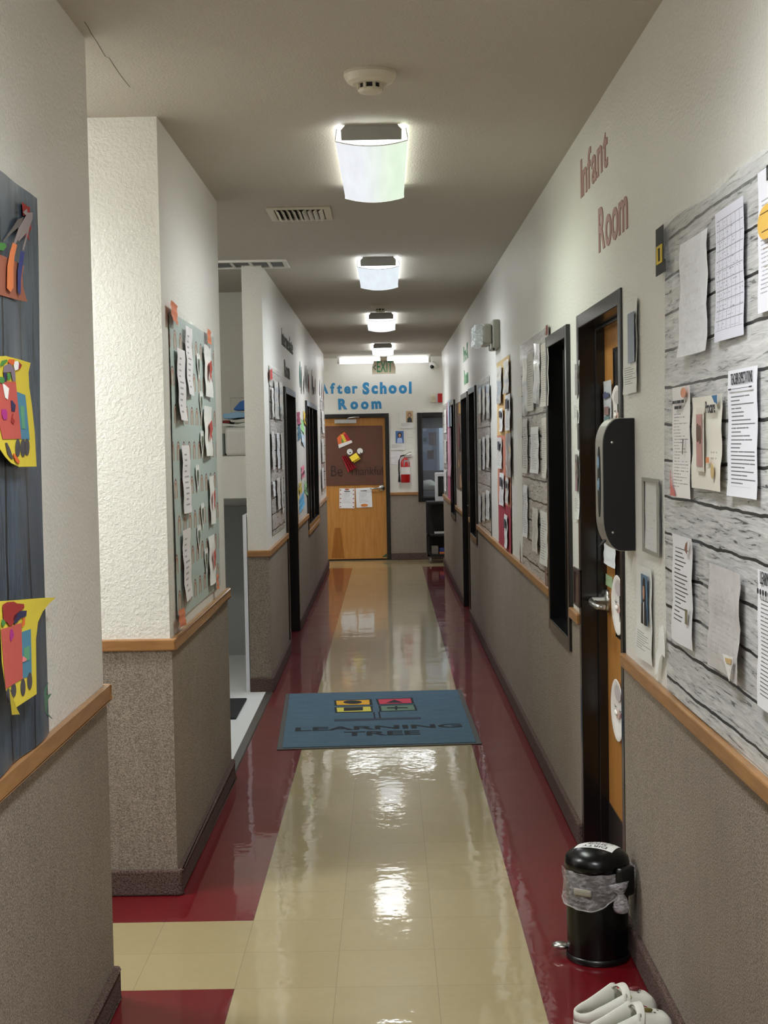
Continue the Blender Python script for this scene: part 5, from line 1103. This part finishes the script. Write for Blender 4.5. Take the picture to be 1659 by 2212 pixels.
# pedal bin
BC = Vector((.632, 4.40, 0)); br = .098; bh_ = .285
t = thing('pedal_bin', 'black pedal bin with a clear liner and a DIRTY SHOE COVERS label on its lid', 'waste bin', T(BC) @ Rz(R(0)))
m_bin = P('black bin enamel', (5, 5, 6), .25, 0, .35)
MB().lathe([(br*.95, .012), (br*.975, .05), (br, bh_), (br*.98, bh_+.006), (br*.9, bh_+.006)], 48).build('body', m_bin, t, smooth=True)
MB().lathe([(0, 0), (br*.99, 0), (br*1.015, .004), (br*1.015, .016), (br*.97, .020)], 48).build('base_ring', m_blackp, t, smooth=True)
lid = MB().lathe([(br*.97, bh_+.002), (br*1.03, bh_+.004), (br*1.035, bh_+.022), (br*1.0, bh_+.038), (br*.85, bh_+.052), (br*.6, bh_+.064), (br*.3, bh_+.069), (0, bh_+.070)], 48).build('lid', m_bin, t, smooth=True)
# label on the lid, read from the far side
def lidz(x, y): r_ = math.hypot(x, y)/br; return bh_+.0705-.019*r_**2-.012*r_**6
La = R(152)
def lp(u, v): p_ = Rz(La) @ Vector(((u-.5)*.125, (v-.5)*.085, 0)); return (p_.x+.004, p_.y+.012)
MB().grid(10, 8, lambda u, v: (*lp(u, v), lidz(*lp(u, v))+.0012)).build('lid_label', m_white, lid, smooth=True)
for k, wd_ in enumerate(('DIRTY', 'SHOE', 'COVERS')):
    vs, fs, w_ = text_mesh(wd_, 1., .002, .005); xa = min(v[0] for v in vs); xb = max(v[0] for v in vs); za = min(v[2] for v in vs); zb = max(v[2] for v in vs)
    W_ = (.64, .5, .7)[k]
    mb = MB(); vv = []
    for v in vs:
        p_ = lp(.5+((v[0]-xa)/(xb-xa)-.5)*W_, .70-.28*k+(v[2]-za)/(zb-za)*.2); vv.append((p_[0], p_[1], lidz(*p_)+.0018))
    mb.add(vv, fs).build('label_text', P('print black', (36, 36, 40), .6), lid)
m_bag = clear_mat('clear bin liner', (1, 1, 1), .34, .14, .8, 42., (214, 208, 210))
def bagr(a, z): return br*1.035+.0045+.003*math.sin(a*5+z*60)+.0025*math.sin(a*13+z*110)
na = 64
zlow = lambda a: .195+.018*math.sin(a*1.0+.6)+.055*max(0, math.cos(a-R(-38)))**4
mb = MB(); vs = []; fs = []
for j in range(9):
    for i in range(na):
        a = 2*math.pi*i/na; zl = zlow(a); z = zl+(bh_+.006-zl)*j/8; r_ = bagr(a, z); vs.append((r_*math.cos(a), r_*math.sin(a), z))
for j in range(8):
    for i in range(na): fs.append((j*na+i, j*na+(i+1) % na, (j+1)*na+(i+1) % na, (j+1)*na+i))
mb.add(vs, fs).build('liner', m_bag, t, smooth=True)
MB().tube([((bagr(2*math.pi*i/na, zlow(2*math.pi*i/na)))*math.cos(2*math.pi*i/na), (bagr(2*math.pi*i/na, zlow(2*math.pi*i/na)))*math.sin(2*math.pi*i/na), zlow(2*math.pi*i/na)) for i in range(na+1)], .0025, 6).build('liner_hem', clear_mat('liner hem', (1, 1, 1), .5, .2, 0., 10., (176, 172, 168)), t, smooth=True)
ka = R(-60); kx, ky = (br+.012)*math.cos(ka), (br+.012)*math.sin(ka)
kn = MB().tube([(kx*.95, ky*.95, .262), (kx*1.02, ky*1.02, .242), (kx*1.05, ky*1.05, .232), (kx*1.06, ky*1.06, .215), (kx*1.07, ky*1.07, .192), (kx*1.06, ky*1.06, .178)], [.034, .022, .011, .020, .026, .022], 14).build('liner_knot', clear_mat('gathered liner', (1, 1, 1), .5, .15, .7, 70., (206, 200, 204)), t, smooth=True)
ra = R(-122); MB().box(-.03, .03, -.012, 0, -.011, .011).build('handle_tab', P('grey tab', (150, 146, 132), .35), t, T((br*1.05*math.cos(ra), br*1.05*math.sin(ra), .235)) @ Rz(ra+R(90)), bevel=.006)
ha = R(-47); MB().box(-.034, .034, -.022, .006, -.075, .016).build('hinge_block', m_blackp, t, T((br*.99*math.cos(ha)*1.05, br*.99*math.sin(ha)*1.05, bh_+.008)) @ Rz(ha+R(90)), bevel=.008)
MB().tube([(br*.9*math.cos(R(-8)), br*.9*math.sin(R(-8)), bh_+.03), (br*1.22, -.01, bh_-.0), (br*1.2, -.02, bh_-.05), (br*1.05, -.03, bh_-.075)], .004, 6).build('wire_handle', MATS['gathered liner'], t)
pa = R(165); MB().ball((0, 0, 0), .030, .024, .011, 16, 8).tube([(0, 0, 0), (.05, 0, .0)], .006, 8).build('pedal', m_steel, t, T((br*1.18*math.cos(pa), br*1.18*math.sin(pa), .028)) @ Rz(pa+R(180)), smooth=True)

# foam clogs
m_clog = P('white foam', (214, 212, 202), .5, var=.03); m_clogin = P('foam lining', (186, 186, 172), .7)
def clog(M, label, charms):
    L_, t = .245, thing('clog', label, 'shoe', M, 'pair of white foam clogs')
    def hw(s): # half width along the length
        return .030+.020*math.sin(min(1, s/.30)*math.pi/2)*.55+.020*max(0, math.sin((s-.12)/.88*math.pi))**.8 if s < .999 else .012
    def hwid(s):
        a = math.sqrt(max(0, 1-((.16-s)/.16)**2)) if s < .16 else 1.; b = math.sqrt(max(0, 1-((s-.80)/.20)**2)) if s > .80 else 1.
        return (.036+.016*max(0, min(1, (s-.2)/.45)))*a*b
    n = 30; ss = [.004+.992*i/(n-1) for i in range(n)]
    # sole
    top = [(s*L_, hwid(s)+.004) for s in ss]; pts = [(x, w) for x, w in top]+[(x, -w) for x, w in reversed(top)]
    MB().prism(pts, 0, .020, axis='z').build('sole', m_clog, t, bevel=.006, seg=3)
    # upper: heel cup rises to the instep, toe box closes over
    def rim(s): return (.042+.050*max(0, min(1, (s-.05)/.47))**1.15)
    def dome(s): return .093*(1-.30*((s-.52)/.48)) if s < .86 else .093*(1-.30*(.34/.48))*math.sqrt(max(.02, 1-((s-.86)/.145)**2))
    m = 18; vs = []; fs = []
    for s in ss:
        w = hwid(s); x = s*L_
        for k in range(m+1):
            a = math.pi*k/m
            if s < .52:
                zz = .018+(rim(s)-.018)*min(1., math.sin(a)*1.0/.62) ; y = w*math.copysign(abs(math.cos(a))**.35, math.cos(a)) if abs(math.cos(a)) > .78 else None
            y = w*math.copysign(abs(math.cos(a))**.55, math.cos(a)); zz = .018+(dome(max(s, .52))-.018)*math.sin(a)**.8
            vs.append((x, y, zz))
    # open the heel: wall strip only
    wall = MB(); shell = [(s, i) for i, s in enumerate(ss)]
    it = next(i for i, s in enumerate(ss) if s >= .52)
    for i in range(it, n-1):
        for k in range(m): a = i*(m+1)+k; fs.append((a, a+1, a+m+2, a+m+1))
    up = MB().add(vs, fs)
    ov = []; of = []; q = []
    outl = [(s, 1) for s in reversed(ss[:it+1])]+[(s, -1) for s in ss[:it+1]]
    for s, sg in outl:
        w = hwid(s)*sg; x = s*L_; r_ = rim(s)
        ov += [(x, w*1.03, .016), (x, w*1.08, (.018+r_)/2), (x, w*1.0, r_), (x+.004, w*.86, r_+.001), (x+.010, w*.80, .03)]
    for i in range(len(outl)-1):
        for k in range(4): a = i*5+k; of.append((a, a+1, a+6, a+5))
    up.add(ov, of); upper = up.build('upper', m_clog, t, smooth=True)
    md = upper.modifiers.new('solid', 'SOLIDIFY'); md.thickness = .004; md.offset = -1
    MB().prism([(x*.98+.002, w*.9) for x, w in top]+[(x*.98+.002, -w*.9) for x, w in reversed(top)], .019, .022, axis='z').build('insole', m_clogin, t)
    # strap flipped forward over the opening edge
    sp = []
    for k in range(21):
        a = math.pi*k/20; sp.append((.50*L_+.016*math.sin(a)+.004, .056*math.cos(a), .040+.058*math.sin(a)))
    sv = []; sf = []
    for k, (x, y, z) in enumerate(sp): sv += [(x-.010, y, z-.002), (x+.012, y*1.02, z+.002), (x+.012, y*1.06, z+.007), (x-.010, y*1.04, z+.003)]
    for k in range(20):
        for j in range(4): sf.append((k*4+j, k*4+(j+1) % 4, k*4+4+(j+1) % 4, k*4+4+j))
    MB().add(sv, sf).build('strap', m_clog, t, smooth=True, bevel=.001)
    for sg in (1, -1): MB().lathe([(.011, 0), (.010, .003), (0, .004)], 16, 0, T((.47*L_, sg*.058, .058)) @ Matrix.Rotation(R(-90*sg), 4, 'X')).build('rivet', m_blackp, t)
    for (s, y) in ((.62, .02), (.66, -.015), (.72, .02), (.76, -.01), (.82, .012), (.70, -.032), (.60, -.03)):
        z = .018+(dome(s)-.018)*max(.1, 1-(abs(y)/hwid(s))**2)**.5*1.0; MB().lathe([(.005, 0), (0, .0005)], 10, 0, T((s*L_, y, z+.0012))).build('vent_hole', P('vent hole', (96, 92, 84), .8), t)
    for (s, y, c, sx_, sy_) in charms:
        z = .018+(dome(s)-.018)*max(.1, 1-(abs(y)/hwid(s))**2)**.5
        MB().ball((0, 0, 0), sx_, sy_, .007, 12, 8).build('charm', P('charm %d %d %d' % c, c, .35), t, T((s*L_, y, z+.004)), smooth=True)
    return t
ca = R(14)
clog(T((.488, 3.865, .002)) @ Rz(ca), 'white foam clog with red charms, the one closer to the bin', [(.60, .012, (196, 40, 52), .014, .010), (.66, .028, (186, 36, 46), .010, .010), (.74, .006, (110, 40, 48), .018, .009), (.60, -.03, (206, 196, 160), .012, .012)])
clog(T((.505, 3.745, .002)) @ Rz(ca-R(6)), 'white foam clog with green charms, the one cut by the picture edge', [(.62, .015, (70, 84, 50), .014, .011), (.70, .03, (130, 50, 48), .010, .009), (.66, -.012, (104, 96, 44), .020, .007)])

# ================================================================ alcove shelf
AF = wall_frame((-2., 10.12), (-1., 10.12))
zl = 1.552
def at(px, py): x, z = AF.loc(px, py); return x-2., z
xa, za = at(487, 979); xb, zb = at(531, 918)
t = thing('storage_bin', 'white rounded bin on the alcove ledge under folded linen', 'bin', T((xa, 10.10, zl)))
bwid, bht = min(.36, -.945-xa), .205
MB().box(0, bwid, 0, .48, 0, bht).build('body', P('white bin plastic', (216, 214, 210), .4), t, bevel=.03, seg=4)
def folded(x0, x1, z, h, c, label, y=10.12, amp=.006):
    mb = MB(); n = 14; pr_ = []
    for i in range(n+1):
        u = i/n; pr_.append((x0+(x1-x0)*u, z+h+amp*math.sin(u*9+z*40)))
    for i in range(n, -1, -1):
        u = i/n; pr_.append((x0+(x1-x0)*u, z+amp*.6*math.sin(u*8+z*50)))
    o = mb.prism(pr_, y, y+.36).build('folded_towel', P('linen %d %d %d' % c, c, .95, bump=.4, bscale=200), None, None, smooth=False, bevel=.008); return tag(o, label, 'towel', 'folded linen on the alcove bin')
x0 = at(480.5, 910)[0]; TW = -.945-x0
z_ = zl+bht+.004
folded(x0, x0+TW, z_, .022, (206, 210, 206), 'pale folded towel lying directly on the white bin'); folded(x0+.055, x0+TW, z_+.030, .022, (196, 196, 188), 'cream folded towel in the middle of the linen stack', amp=.005); folded(x0+.0, x0+.05, z_+.026, .02, (110, 40, 40), 'dark red folded cloth showing at the end of the linen stack', y=10.115, amp=.0); folded(x0+.004, x0+TW, z_+.060, .040, (140, 178, 206), 'light blue folded towel topping the linen stack')
xc, zc = at(523, 893)
bl_ = MB().prism([(xc-.07, 1.885), (xc-.02, zc+.085), (-.97, zc+.11), (-.95, zc+.10), (-.95, 1.876), (xc-.05, 1.876)], 10.16, 10.3).build('blue_cloth', P('royal blue cloth', (66, 110, 176), .9), None, None, bevel=.012, seg=3); tag(bl_, 'bright blue cloth standing up on the folded linen', 'cloth')
xd, zd = at(486, 847)
t = thing('storage_box', 'tall pale box behind the blue cloth on the alcove ledge', 'box', T((xd-.02, 10.61, zl))); xw = -.95-xd; MB().box(0, xw, 0, .36, 0, (zd-zl)*1.02).build('body', P('pale box card', (206, 204, 194), .6), t, bevel=.008); MB().box(-.006, xw+.006, -.006, .366, (zd-zl)*.94, (zd-zl)*1.03).build('lid', P('pale box lid', (212, 210, 202), .6), t, bevel=.006)
xe, ze = at(478, 978)
gb = MB().box(0, .026, 0, .3, 0, .16).build('grey_basket', P('grey green cloth', (128, 142, 138), .9), None, T((xe-.01, 10.2, zl+.06)), bevel=.012); gb.location.z = zl+.004; tag(gb, 'grey green cloth bundle beside the white bin on the ledge', 'cloth')

# ================================================================ render look
w = bpy.data.worlds.new('World'); S.world = w; w.use_nodes = True
w.node_tree.nodes['Background'].inputs[0].default_value = (.02, .02, .022, 1); w.node_tree.nodes['Background'].inputs[1].default_value = .1
S.view_settings.view_transform = 'Standard'; S.view_settings.look = 'None'; S.view_settings.gamma = 1; S.view_settings.use_curve_mapping = False
S.view_settings.exposure = 1.38
cy_ = S.cycles
cy_.use_denoising = True; cy_.max_bounces = 10; cy_.diffuse_bounces = 5; cy_.glossy_bounces = 5; cy_.transparent_max_bounces = 16; cy_.sample_clamp_indirect = 6.
for o in bpy.data.objects:
    if o.type == 'MESH' and not o.name.split('.')[0][0].isalpha(): print('bad name', o.name)
